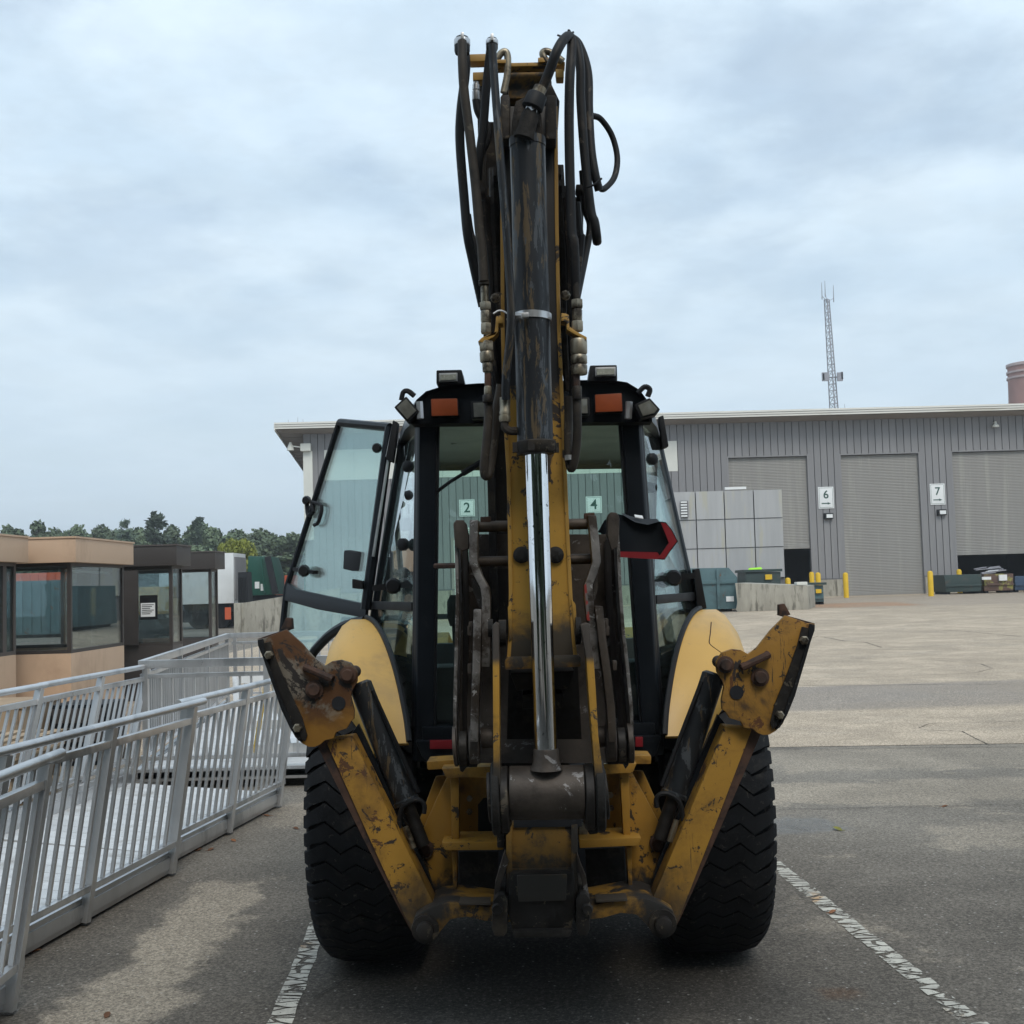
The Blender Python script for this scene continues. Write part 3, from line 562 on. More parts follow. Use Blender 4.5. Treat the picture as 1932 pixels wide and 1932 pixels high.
# numbered signs
def text_mesh(s_, size, m_):
    cu = bpy.data.curves.new('t', 'FONT'); cu.body = s_; cu.size = size; cu.align_x = 'CENTER'; cu.align_y = 'CENTER'; cu.extrude = 0.004; cu.offset = size*0.012
    o = bpy.data.objects.new('t', cu); COL.objects.link(o); dg = bpy.context.evaluated_depsgraph_get(); me = bpy.data.meshes.new_from_object(o.evaluated_get(dg))
    bpy.data.objects.remove(o); bpy.data.curves.remove(cu); me.materials.clear(); me.materials.append(m_); return me
def bsign(x0, y0, x1, y1, ch, arrow, lab):
    u0, z1 = bu(x0, y0, 0.06); u1, z0 = bu(x1, y1, 0.06); uc, zc_ = (u0+u1)/2, (z0+z1)/2; w, h = u1-u0, z1-z0
    e_ = empty('number_sign', BP(uc, zc_, 0.06), lab, 'sign', 'numbered signs on the building')
    mb = MB(); bbox(mb, u0, u1, z0, z1, 0.028, 0.06); mb.build('sign_board', M['signwhite'], e_, 0.004)
    mb = MB(); g, b_ = 0.06*w, 0.018*w
    for (a, b, c, d) in ((u0+g,u1-g,z0+g,z0+g+b_),(u0+g,u1-g,z1-g-b_,z1-g),(u0+g,u0+g+b_,z0+g+b_,z1-g-b_),(u1-g-b_,u1-g,z0+g+b_,z1-g-b_)): bbox(mb, a, b, c, d, 0.0602, 0.064)
    mb.build('border', M['signgreen'], e_)
    me = text_mesh(ch, (0.52*h if arrow else 0.82*h), M['signgreen']); o = bpy.data.objects.new('numeral', me); COL.objects.link(o); o.parent = e_
    zc2 = zc_+(0.13*h if arrow else 0.0); o.location = BP(uc, zc2, 0.066)-wloc(e_); o.rotation_euler = (math.pi/2, 0, TH)
    if arrow:
        za_ = z0+0.235*h; pts = [(-0.30,-0.035),(0.10,-0.035),(0.08,-0.085),(0.30,0),(0.08,0.085),(0.10,0.035),(-0.30,0.035)]
        mb = MB(); mb.prism([BP(uc+a*w, za_+b*w, 0.0602) for a, b in pts], NB*0.005); mb.build('arrow', M['signgreen'], e_)
bsign(1543, 919, 1574, 959, '6', True, 'white arrow sign with green numeral 6 beside the closed roller door')
bsign(1754, 913, 1784, 952, '7', True, 'white arrow sign with green numeral 7 beside the half raised roller door')
bsign(866, 943, 896, 974, '2', False, 'square white sign with numeral 2, seen through the cab rear window')
bsign(1105, 937, 1136, 968, '4', False, 'square white sign with numeral 4, seen through the cab rear window')
bsign(757, 946, 786, 977, '1', False, 'square white sign with numeral 1, partly behind the cab pillar')

# ------------------------------------------------------------------ grey panel wall, low concrete wall, bins, bollards
def poly3(name, px, Y, t, m_, par, bevel=0.0):
    return plate(name, px, Y, t, m_, par, bevel)
pw = empty('panel_wall', at(1400, 1095, 56), 'tall grey steel panel push wall in front of the roller doors', 'wall')
rows = (922.5, 976.5, 1031, 1089); cols = (1242, 1258, 1311.5, 1365.5, 1421, 1475.5)
for r_ in range(3):
    for c_ in range(len(cols)-1):
        x0, x1 = cols[c_]+1.0, cols[c_+1]-1.0; dy = lambda x: -0.028*(x-1475); lean = lambda y: (y-922)*0.037
        y0, y1 = rows[r_], rows[r_+1]; sh = 0.04*(2-r_)
        poly3('wall_panel', [(x0+lean(y0), y0+dy(x0)+0.6), (x1+lean(y0), y0+dy(x1)+0.6), (x1+lean(y1), y1+dy(x1)-0.7), (x0+lean(y1), y1+dy(x0)-0.7)], 56-sh, 0.1, M['panelwall'], pw)
    mb = MB()
a, b = at(1242, 930, 56.1), at(1474, 924, 56.1); c = at(1480, 1092, 56.1); mb = MB(); mb.box(a.x, b.x, 56.12, 56.4, hgt(c.x, 56)-0.05, b.z-0.05); mb.build('core_wall', M['sidingback'], pw)
p0, p1 = at(1368, 924, 55.9), at(1408, 922, 55.9); mb = MB(); mb.box(p0.x, p1.x, 55.9, 56.1, p0.z, p0.z+0.12); mb.build('strip_light', M['signwhite'], pw)
u0 = at(1284, 945, 55.8); u1 = at(1299, 976, 55.8)
mb = MB(); mb.box(u0.x, u1.x, 55.8, 55.9, u1.z, u0.z); lv = mb.build('louvre', M['sidingback'], pw)
for k in range(6):
    mb = MB(); z = u1.z+(k+0.5)*(u0.z-u1.z)/6; mb.box(u0.x, u1.x-0.05, 55.77, 55.8, z-0.035, z+0.035); mb.build('louvre_blade', M['signwhite'], lv)
YW = 45.5; g0 = gh(1527, 1173)
cw = empty('concrete_wall', Vector((at(1460,1150,YW).x, YW, 0)), 'low stained concrete retaining wall between the teal container and dumpster', 'wall')
P = [at(1387,1100,YW), at(1523,1105,YW), at(1527,1174,YW), at(1393,1177,YW), at(1388,1150,YW), at(1391,1138,YW)]
P[2].z = hgt(P[2].x, YW)-0.03; P[3].z = hgt(P[3].x, YW)-0.03
mb = MB(); mb.prism(P, (0.9, 2.6, 0)); mb.build('wall_body', M['concrete'], cw, 0.03)
mb = MB(); a = at(1503,1103,YW); mb.box(a.x, a.x+0.42, YW-0.02, YW+0.4, a.z-0.02, a.z+0.1); mb.build('cap_block', M['translucent'], cw, 0.02)
def bin_(name, lab, px, Y, dep, m_, cat='dumpster', ribs=2, lid=None, bevel=0.03, grp=None):
    P = [at(x, y, Y) for x, y in px]; xs = [p.x for p in P]; zb = hgt(sum(xs)/len(xs), Y)+0.12
    for p in P:
        if p.z < zb+0.25: p.z = zb
    e_ = empty(name, Vector((sum(xs)/len(xs), Y+dep/2, hgt(sum(xs)/len(xs), Y))), lab, cat, grp)
    mb = MB(); mb.prism(P, (0, dep, 0)); mb.build('body', m_, e_, bevel)
    x0, x1 = min(xs), max(xs); zt = max(p.z for p in P)
    for k in range(ribs):
        z = zb+(zt-zb)*(k+0.6)/(ribs+0.6); mb = MB(); mb.box(x0+0.04, x1-0.04, Y-0.07, Y+0.01, z-0.05, z+0.05); mb.build('rib', m_, e_, 0.01)
    for s_ in (0.12, 0.88):
        mb = MB(); xx = x0+(x1-x0)*s_; mb.box(xx-0.08, xx+0.08, Y+0.1, Y+dep-0.1, zb-0.125, zb+0.01); mb.build('skid', M['dark'], e_)
    return e_, x0, x1, zb, zt
e_, x0, x1, zb, zt = bin_('roll_off_container', 'tall teal steel compactor container with a sloped top corner', [(1262,1073),(1375,1071),(1391,1089),(1391,1150),(1391,1166),(1262,1168)], 46, 5.0, M['teal'], 'container', 0, bevel=0.04)
for x in (0.2, 0.45, 0.72):
    mb = MB(); xx = x0+(x1-x0)*x; mb.box(xx-0.06, xx+0.06, 45.9, 46.0, zb, zt-0.1); mb.build('rib', M['teal'], e_, 0.01)
mb = MB(); mb.box(x0+0.1, x1-0.1, 45.92, 46.0, zb+1.0, zb+1.15); mb.build('rib', M['teal'], e_, 0.01)
mb = MB(); a = at(1378,1130,45.9); mb.box(a.x-0.15, a.x+0.15, 45.96, 46.0, a.z-0.1, a.z+0.1); mb.build('label_plate', M['white'], e_)
e_, x0, x1, zb, zt = bin_('dumpster', 'open dark green dumpster with lime green junk, behind the concrete wall', [(1407,1080),(1473,1079),(1473,1120),(1407,1121)], 53, 2.2, M['dumpgreen'])
mb = MB(); mb.box(x0-0.06, x1+0.06, 52.92, 55.25, zt, zt+0.12); mb.build('rim', M['dumpgreen'], e_)
mb = MB(); mb.box(x0+0.9, x0+1.2, 52.9, 53.0, zt-0.35, zt-0.12); mb.build('sticker', M['bollard'], e_)
mb = MB(); a = at(1410,1084,54); b = at(1441,1081,54); c = at(1437,1074,54.5); d = at(1414,1076,54.5); mb.prism([a,b,c,d], (0,0.1,0.1)); o = mb.build('plastic_lid', M['lime'], origin=(a.x,54,0)); tag(o, 'bright lime green plastic lid sticking out of the dumpster', 'lid')
e_, x0, x1, zb, zt = bin_('dumpster', 'small teal dumpster beside the end of the concrete wall', [(1527,1104),(1553,1104),(1556,1158),(1529,1160)], 50, 1.7, M['teal'], ribs=2)
mb = MB(); mb.box(x0-0.15, x1+0.1, 49.85, 51.8, zt, zt+0.1); mb.build('rim', M['dumpgreen'], e_)
mb = MB(); mb.box(x1-0.35, x1-0.12, 49.9, 50.0, zt-0.35, zt-0.18); mb.build('sticker', M['bollard'], e_)
e_, x0, x1, zb, zt = bin_('dumpster', 'black dumpster in front of the half open roller door', [(1781,1085),(1852,1083),(1852,1121),(1786,1123)], 60, 2.0, M['dumpgreen'], ribs=1)
mb = MB(); mb.box(x0+1.9, x0+2.35, 59.9, 60.0, zt-0.3, zt-0.15); mb.build('label_plate', M['white'], e_)
e_, x0, x1, zb, zt = bin_('scrap_box', 'rust brown box with flaking yellow paint beside the black dumpster', [(1857,1083),(1912,1082),(1912,1119),(1857,1121)], 60.2, 1.8, M['rustbox'], 'box', 1)
mb = MB(); mb.box(x0+0.75, x0+1.15, 60.05, 60.15, zt-0.36, zt-0.06); mb.build('label_plate', M['white'], e_)
for k in range(7):
    mb = MB(); a = Vector((x0+random.uniform(-0.2,0.8), 60.6+0.15*k, zt+0.02+0.05*k)); b = a+Vector((random.uniform(0.6,1.3), random.uniform(-0.3,0.4), random.uniform(0.0,0.12)))
    mb.bar(a, b, 0.16, 0.05); o = mb.build('scrap_strip', M['white'] if k == 2 else M['galv'], origin=a); tag(o, 'loose metal strip lying on the rusty box', 'scrap', 'scrap strips on the box')
bin_('blue_bin', 'dark blue bin at the far side of the rusty box', [(1915,1087),(1960,1086),(1960,1117),(1915,1118)], 60.3, 1.5, M['blue'], 'bin', 1)
p = gh(1770, 1119); mb = MB(); mb.lathe(p, p+Vector((0,0,0.42)), [(0.17,0),(0.19,0.1),(0.19,0.75),(0.12,0.95),(0.06,1)], 12); o = mb.build('gas_cylinder', M['lime'], origin=p); tag(o, 'small lime green gas bottle beside a yellow bollard', 'gas bottle')
def bollard(x, yt, yb=None, Y=None, lab=''):
    if yb: b_ = gh(x, yb); 
    else: a = at(x, yt, Y); b_ = Vector((a.x, Y, hgt(a.x, Y)))
    t_ = at(x, yt, b_.y); h = t_.z-b_.z; t_ = b_+Vector((0,0,h)); r_ = 0.13
    mb = MB(); mb.lathe(b_-Vector((0,0,0.02)), t_, [(r_,0),(r_,1-0.1/h),(r_*0.8,1-0.03/h),(r_*0.3,1)], 14); o = mb.build('bollard', M['bollard'], origin=b_); tag(o, lab, 'bollard', 'yellow bollards at the roller doors')
bollard(1597, 1080, 1128, None, 'yellow bollard at the near corner of the closed roller door by sign 6')
bollard(1757, 1077, 1125, None, 'yellow bollard standing below the sign with numeral 7')
bollard(1543, 1080, None, 57.5, 'yellow bollard against the concrete plinth behind the teal dumpster')
bollard(1531, 1079, None, 60.5, 'yellow bollard at the edge of the dark doorway')
bollard(1486, 1090, None, 54.5, 'yellow bollard of which only the cap shows above the concrete wall')
bollard(1809, 1074, None, 62.5, 'yellow bollard half hidden behind the black dumpster')

# ------------------------------------------------------------------ lattice tower and brick stack behind the building
YT = 150.0; tb = at(1574, 1080, YT); tb.z = 0
tw = empty('lattice_tower', (tb.x, YT, 0), 'slim grey lattice communications tower rising behind the building', 'tower')
top = at(1560, 565, YT); base = Vector((at(1574, 768, YT).x+0.5, YT, 0)); H = top.z
def leg(k, z):
    f = z/H; r_ = 0.98*(1-f)+0.36*f; c = Vector((base.x+(top.x-base.x)*f, YT, z)); a = k*2*math.pi/3+0.4
    return c+Vector((math.cos(a)*r_, math.sin(a)*r_, 0))
for k in range(3):
    mb = MB(); mb.cyl(leg(k, 0), leg(k, H), 0.10, 0.07, 6); mb.build('tower_leg', M['galv'], tw)
mb = MB(); nz = 44
for i in range(nz):
    z0, z1 = H*i/nz, H*(i+1)/nz
    for k in range(3): mb.bar(leg(k, z0), leg((k+1)%3, z1), 0.05, 0.05); mb.bar(leg(k, z1), leg((k+1)%3, z1), 0.05, 0.05)
tag(mb.build('lattice_bracing', M['galv'], tw), kind='stuff')
for x, y0, y1 in ((1551,533,565),(1557,530,560),(1573,538,570)):
    mb = MB(); a, b = at(x, y1, YT), at(x-0.8, y0, YT); mb.cyl(a, b, 0.07, 0.03, 6); mb.bar(a+Vector((0,0,0.5)), top+Vector((0,0,-0.3)), 0.06, 0.06); mb.build('whip_antenna', M['galv'], tw)
for x, y0, y1, w in ((1557,703,719,0.45),(1584,703,719,0.35),(1553,705,718,0.1),(1588,702,716,0.12)):
    mb = MB(); a, b = at(x, y0, YT-0.5), at(x, y1, YT-0.5); mb.box(a.x-w, a.x+w, YT-0.7, YT-0.4, b.z, a.z); mb.bar((a+b)/2, leg(0, (a.z+b.z)/2), 0.08, 0.08); mb.build('panel_antenna', M['galv'], tw)
YS = 175.0; a, b = at(1901, 683, YS), at(1976, 683, YS); cx = (a.x+b.x)/2; rt = (b.x-a.x)/2; zt = at(1940, 686, YS).z
st_ = empty('brick_chimney', (cx, YS, 0), 'broad round brick chimney with pale bands near its top', 'chimney')
MB().lathe((cx,YS,0), (cx,YS,zt), [(rt*1.35,0),(rt*0.98,0.86),(rt*0.96,1),(rt*0.8,1),(rt*0.8,0.95)], 40, True).build('stack', M['brick'], st_)
for k, (dz, h) in enumerate(((0.0,0.5),(1.15,0.35),(2.0,0.35))):
    MB().lathe((cx,YS,zt-dz-h), (cx,YS,zt-dz), [(rt*0.97,0),(rt*1.03,0.1),(rt*1.03,0.9),(rt*0.97,1)], 40, False).build('band', M['stackband'], st_)

# ------------------------------------------------------------------ left background: trailer, trucks, containers, wall
tr = empty('box_trailer', Vector((at(420,1150,58).x, 59.2, 0)), 'long white box trailer with its rear roll door at the right end', 'trailer')
x0, x1 = at(300,1100,58).x, at(441,1100,58).x; z0, z1 = at(441,1138,58).z, at(441,1043,58).z
MB().box(x0, x1, 58, 60.5, z0, z1).build('box_body', M['truckwhite'], tr, 0.03)
MB().box(x1+0.005, x1+0.06, 58.15, 60.35, z0+0.15, z1-0.2).build('roll_door', M['siding'], tr)
MB().box(x0+0.2, x1-0.3, 58.3, 60.2, z0-0.45, z0-0.005).build('chassis', M['dark'], tr)
for q in (0.8, 1.9, 4.6):
    for yy in (58.35, 60.0): MB().cyl((x1-q, yy, 0.5), (x1-q, yy+0.3, 0.5), 0.5, None, 20).build('wheel', M['tyre'], tr)
MB().box(x1-0.45, x1-0.15, 57.95, 58.0, z0-0.8, z0-0.2).build('marker_board', M['orange'], tr)
MB().box(x1-3.2, x1-2.2, 58.2, 58.3, 0.35, z0-0.45).build('side_guard', M['dark'], tr)
gt = empty('refuse_truck', Vector((at(490,1120,62).x, 63, 0)), 'dark green refuse truck body with black tailgate arms beside the trailer', 'truck')
P = [at(468,1049,62), at(508,1050,62), at(519,1085,62), at(519,1122,62), at(466,1124,62)]
MB().prism(P, (0,2.4,0)).build('hopper_body', M['truckgreen'], gt, 0.05)
MB().bar(at(505,1050,61.9), at(520,1120,61.9), 0.25, 0.3).build('lift_arm', M['dark'], gt); MB().bar(at(492,1052,61.9), at(500,1118,61.9), 0.12, 0.1).build('lift_arm', M['truckgreen'], gt)
MB().box(P[4].x, P[3].x, 62.2, 64.2, 0.55, P[4].z).build('chassis', M['dark'], gt)
for x in (472, 487, 508): c = at(x, 1120, 62.2); MB().cyl((c.x, 62.1, 0.5), (c.x, 62.45, 0.5), 0.5, None, 18).build('wheel', M['tyre'], gt)
for x, y in ((485,1104),(496,1108)): c = at(x, y, 61.97); MB().box(c.x-0.12, c.x+0.12, 61.97, 62.0, c.z-0.18, c.z+0.18).build('label_plate', M['white'], gt)
pl = empty('ribbed_skip', Vector((at(456,1115,57).x, 57.4, 0)), 'black ribbed steel bin standing against the trailer end', 'bin')
P = [at(449,1080,57), at(466,1079,57), at(470,1132,57), at(449,1137,57)]; P[2].z = P[3].z = 0.5; MB().prism(P, (0,0.9,0)).build('body', M['dark'], pl)
for k in range(5):
    x = P[0].x+(P[1].x-P[0].x)*(k+0.5)/5; MB().box(x-0.03, x+0.03, 56.93, 57.0, 0.55, P[0].z-0.3).build('rib', M['blackplastic'], pl)
MB().box(P[0].x, P[1].x, 57.0, 57.9, 0.0, 0.5).build('base', M['dark'], pl)
oc = empty('orange_skip', Vector((at(530,1110,75).x, 76, 0)), 'orange steel skip far behind the refuse truck', 'skip')
P = [at(516,1086,75), at(560,1085,75), at(560,1114,75), at(518,1116,75)]; P[2].z = P[3].z = 0.15; MB().prism(P, (0,2.4,0)).build('body', M['orange'], oc, 0.03)
for k in range(5): x = P[3].x+0.2+k*0.32; MB().box(x-0.04, x+0.04, 74.92, 75, 0.2, P[0].z-0.1).build('rib', M['orange'], oc)
rw = empty('retaining_wall', Vector((at(480,1190,48).x, 48, 0)), 'streaked concrete retaining wall rising towards the open cab door', 'wall')
P = [at(443,1140,48), at(531,1126,48), at(640,1110,48), at(640,1200,48), at(443,1200,48)]; P[3].z = P[4].z = -0.02
MB().prism(P, (0,0.45,0)).build('wall_body', M['concrete'], rw, 0.02); a = at(441.5,1138,47.9); MB().box(a.x, a.x+0.28, 47.85, 48.6, -0.02, a.z).build('end_post', M['concrete'], rw, 0.02)
for lab, x0_, x1_, yt, Y, m_ in (('long orange container seen through the tan booth windows', 0, 126, 1083, 70, 'orange'), ('green container standing in the yard behind the first tan booth', -20, 118, 1098, 52, 'teal'), ('dark container parked behind the dark booths', 130, 250, 1098, 66, 'dumpgreen')):
    a, b = at(x0_, yt, Y), at(x1_, yt, Y); e_ = empty('container', Vector(((a.x+b.x)/2, Y+1.2, 0)), lab, 'container')
    MB().box(a.x, b.x, Y, Y+2.4, 0.15, a.z).build('body', M[m_], e_, 0.03)
    nn = 8
    for k in range(nn): x = a.x+(b.x-a.x)*(k+0.5)/nn; MB().box(x-0.07, x+0.07, Y-0.07, Y, 0.2, a.z-0.1).build('rib', M[m_], e_)
    MB().box(a.x+0.1, b.x-0.1, Y+0.1, Y+2.3, 0.0, 0.15).build('skid', M['dark'], e_)
ex = empty('excavator', Vector((at(200,1150,46).x, 46.5, 0)), 'yellow excavator with its arm lowered, seen through the booth glass', 'excavator')
YX = 46.0; q = lambda x, y: at(x, y, YX)
bx = q(215,1120); MB().box(bx.x-1.1, bx.x+1.8, YX, YX+2.4, 1.0, 2.1).build('house', M['yellow'], ex, 0.08); MB().box(bx.x-1.0, bx.x+0.1, YX+0.05, YX+1.1, 2.1, 2.95).build('operator_cab', M['black'], ex, 0.06)
for yy in (YX-0.1, YX+2.0): MB().prism([Vector((bx.x+dx, yy, dz)) for dx, dz in ((-1.7,0.35),(-1.4,0.05),(1.6,0.05),(1.9,0.4),(1.6,0.8),(-1.4,0.8))], (0,0.5,0)).build('track', M['dark'], ex, 0.05)
pts = [bx+Vector((-0.8,1.2,0.1)), q(185,1085)+Vector((0,1.2,0)), q(150,1062)+Vector((0,1.2,0)), q(126,1066)+Vector((0,1.2,0))]
mb = MB()
for a, b in zip(pts[:-1], pts[1:]): mb.bar(a, b, 0.4, 0.42)
mb.build('boom', M['yellow'], ex); 
mb = MB(); mb.prism([q(x,y) + Vector((0,1.0,0)) for x, y in ((120,1062),(138,1062),(128,1090),(114,1122),(106,1120),(108,1095))], (0,0.35,0)); mb.build('stick', M['yellow'], ex, 0.02)
mb = MB(); mb.prism([q(x,y) + Vector((0,0.8,0)) for x, y in ((108,1120),(135,1090),(142,1120),(135,1148),(118,1150),(106,1138))], (0,0.8,0)); mb.build('bucket', M['darksteel'], ex, 0.03)

# ------------------------------------------------------------------ trees
def leafmat(name, c, var):
    m, t, b, o = newmat(name); L = t.links.new; v = coord(t); oi = nd(t, 'ShaderNodeObjectInfo')
    c_ = mixc(t, step(t, noise(t, v, 1.1, 4, 0.6), 0.3, 0.7), tuple(x*(1-var) for x in c), tuple(x*(1+var) for x in c))
    hs = nd(t, 'ShaderNodeHueSaturation'); L(c_, hs.inputs['Color']); L(step(t, oi.outputs['Random'], 0, 1, 0.8, 1.25), hs.inputs['Value'])
    L(hs.outputs[0], b.inputs['Base Color']); b.inputs['Roughness'].default_value = 0.7
    return m
M['leafA'] = leafmat('broadleaf_foliage', (0.095, 0.135, 0.072), 0.30); M['leafB'] = leafmat('pine_foliage', (0.075, 0.112, 0.075), 0.28); M['leafC'] = leafmat('lime_foliage', (0.22, 0.25, 0.03), 0.25)
def crown_mesh(kind, seed):
    rn = random.Random(seed); mb = MB(); n = 0
    if kind == 'pine':
        tiers = []
        for k in range(11):
            f = k/10; z = 0.16+0.82*f; rr = 0.36*(1-f)**0.75+0.035
            for j in range(rn.randint(4, 6)):
                a = rn.uniform(0, 6.28); l = rr*rn.uniform(0.55, 1.15); tiers.append((z+rn.uniform(-0.03,0.03), a, l))
        for z, a, l in tiers:
            for q_ in range(44):
                t = rn.random()**0.7; p = Vector((math.cos(a)*l*t, math.sin(a)*l*t, z+0.05*t+rn.gauss(0,0.012)))+Vector((rn.gauss(0,0.02),rn.gauss(0,0.02),rn.gauss(0,0.008)))
                s_ = rn.uniform(0.018, 0.036); d = Vector((rn.gauss(0,1),rn.gauss(0,1),rn.gauss(0.4,0.7))).normalized(); e2 = d.orthogonal().normalized()*s_*0.5
                mb.add([p-d*s_-e2*0.3, p+e2, p+d*s_*1.4, p-e2], [(0,1,2,3)])
    else:
        blobs = []
        for k in range(38):
            a = rn.uniform(0, 6.28); z = rn.uniform(0.10, 0.93); rr = math.sqrt(max(0.02, 1-((z-0.52)/0.5)**2))*0.34*rn.uniform(0.35, 1.05); blobs.append((Vector((math.cos(a)*rr, math.sin(a)*rr, z)), rn.uniform(0.06, 0.135)))
        for c, r_ in blobs:
            for q_ in range(int(2300*r_)):
                d = Vector((rn.gauss(0,1),rn.gauss(0,1),rn.gauss(0,1))).normalized(); p = c+d*r_*rn.uniform(0.55,1.05)
                s_ = rn.uniform(0.016, 0.032); d2 = (d+Vector((rn.gauss(0,0.7),rn.gauss(0,0.7),rn.gauss(0,0.7)))).normalized(); a_ = d2.orthogonal().normalized(); b_ = d2.cross(a_)
                mb.add([p-a_*s_, p-b_*s_*0.7, p+a_*s_, p+b_*s_*0.7], [(0,1,2,3)])
    return mb
def trunk_mesh(kind, seed):
    rn = random.Random(seed+99); mb = MB(); mb.tube([(0,0,-0.02),(0.008,0,0.2),(-0.006,0.006,0.5),(0.0,0,0.9 if kind == 'pine' else 0.75)], lambda t: 0.022*(1-t)+0.004, 7, 4)
    for k in range(9):
        a = rn.uniform(0,6.28); z = 0.22+0.06*k; l = 0.24 if kind != 'pine' else 0.2*(1-z)+0.04; mb.tube([(0,0,z),(math.cos(a)*l*0.5,math.sin(a)*l*0.5,z+0.06),(math.cos(a)*l,math.sin(a)*l,z+(0.16 if kind != 'pine' else 0.05))], lambda t: 0.008*(1-t)+0.002, 5, 3)
    return mb
CR = {(k, i): crown_mesh(k, 11*i+3).mesh('crown', M['leafB'] if k == 'pine' else M['leafA'], fix=False) for k in ('pine','broad') for i in range(3)}
CRL = crown_mesh('broad', 77).mesh('crown', M['leafC'], fix=False)
TRK = {k: trunk_mesh(k, 5).mesh('trunk', M['bark']) for k in ('pine','broad')}
def tree(x, yt, Y, wpx, kind, lab, idx=0, lime=False):
    t_ = at(x, yt, Y); h = t_.z*1.0; w = wpx/2195*Y; base_w = 0.72*h
    e_ = empty('pine_tree' if kind == 'pine' else 'leafy_tree', (t_.x, Y, 0), lab, 'tree', 'trees along the far edge of the yard')
    sx = w/0.72; rz_ = random.uniform(0, 6.28)
    for nm, me in (('trunk', TRK[kind]), ('crown', CRL if lime else CR[(kind, idx % 3)])):
        o = bpy.data.objects.new(nm, me); COL.objects.link(o); o.parent = e_; o.scale = (sx, sx, h/1.0); o.rotation_euler = (0,0,rz_)
def treelab(x, Y):
    w_ = 'low bushy' if Y < 110 else 'tall'
    for lim, txt in ((0,'beyond the edge of the first tan booth'),(100,'behind the roof of the first tan booth'),(195,'behind the roof of the second tan booth'),(300,'behind the dark bronze booth'),(430,'behind the small booth and trailer'),(520,'behind the refuse truck'),(700,'seen past the open cab door')):
        if x < lim: return w_+' green leafy tree '+txt
TB = 'mid green leafy tree in the tree line behind the booths'; TP = 'dark pine with ragged top in the tree line behind the booths'
for i, (x, yt, Y, w, k) in enumerate(((-60,985,118,90,'b'),(-20,1000,125,70,'b'),(6,988,130,56,'b'),(92,998,140,50,'b'),(110,996,132,44,'b'),(128,992,135,46,'b'),(146,994,128,44,'b'),(164,991,138,50,'b'),(186,994,142,46,'b'),(210,993,136,50,'b'),(226,998,128,50,'b'),(262,996,135,60,'b'),(278,998,128,60,'b'),
     (322,992,130,66,'b'),(345,989,124,64,'b'),(400,987,125,64,'b'),(428,992,132,60,'b'),(455,996,126,70,'b'),(482,999,122,66,'b'),(510,996,128,70,'b'),(535,1003,120,66,'b'),(560,1010,126,70,'b'),(590,1004,130,80,'b'),
     (60,1035,105,110,'b'),(150,1040,108,120,'b'),(230,1042,104,110,'b'),(300,1035,108,110,'b'),(372,1032,106,100,'b'),(480,1035,104,110,'b'),(550,1038,106,110,'b'),(415,1050,100,80,'b'))):
    tree(x, yt+3, Y, w*1.75, 'broad', treelab(x, Y), i)
for i, (x, yt, Y, w) in enumerate(((236,992,125,44),(296,980,118,60),(372,988,120,50))): tree(x, yt, Y, w*2.1, 'pine', TP, i)
tree(45, 976, 112, 120, 'broad', 'large rounded broadleaf tree rising above the tan booth roofs', 1)
tree(450, 1021, 88, 66, 'broad', 'bright yellow green tree behind the white trailer', 0, True); tree(424, 1030, 92, 34, 'broad', 'small yellow green bush tree beside the lime coloured tree', 0, True)
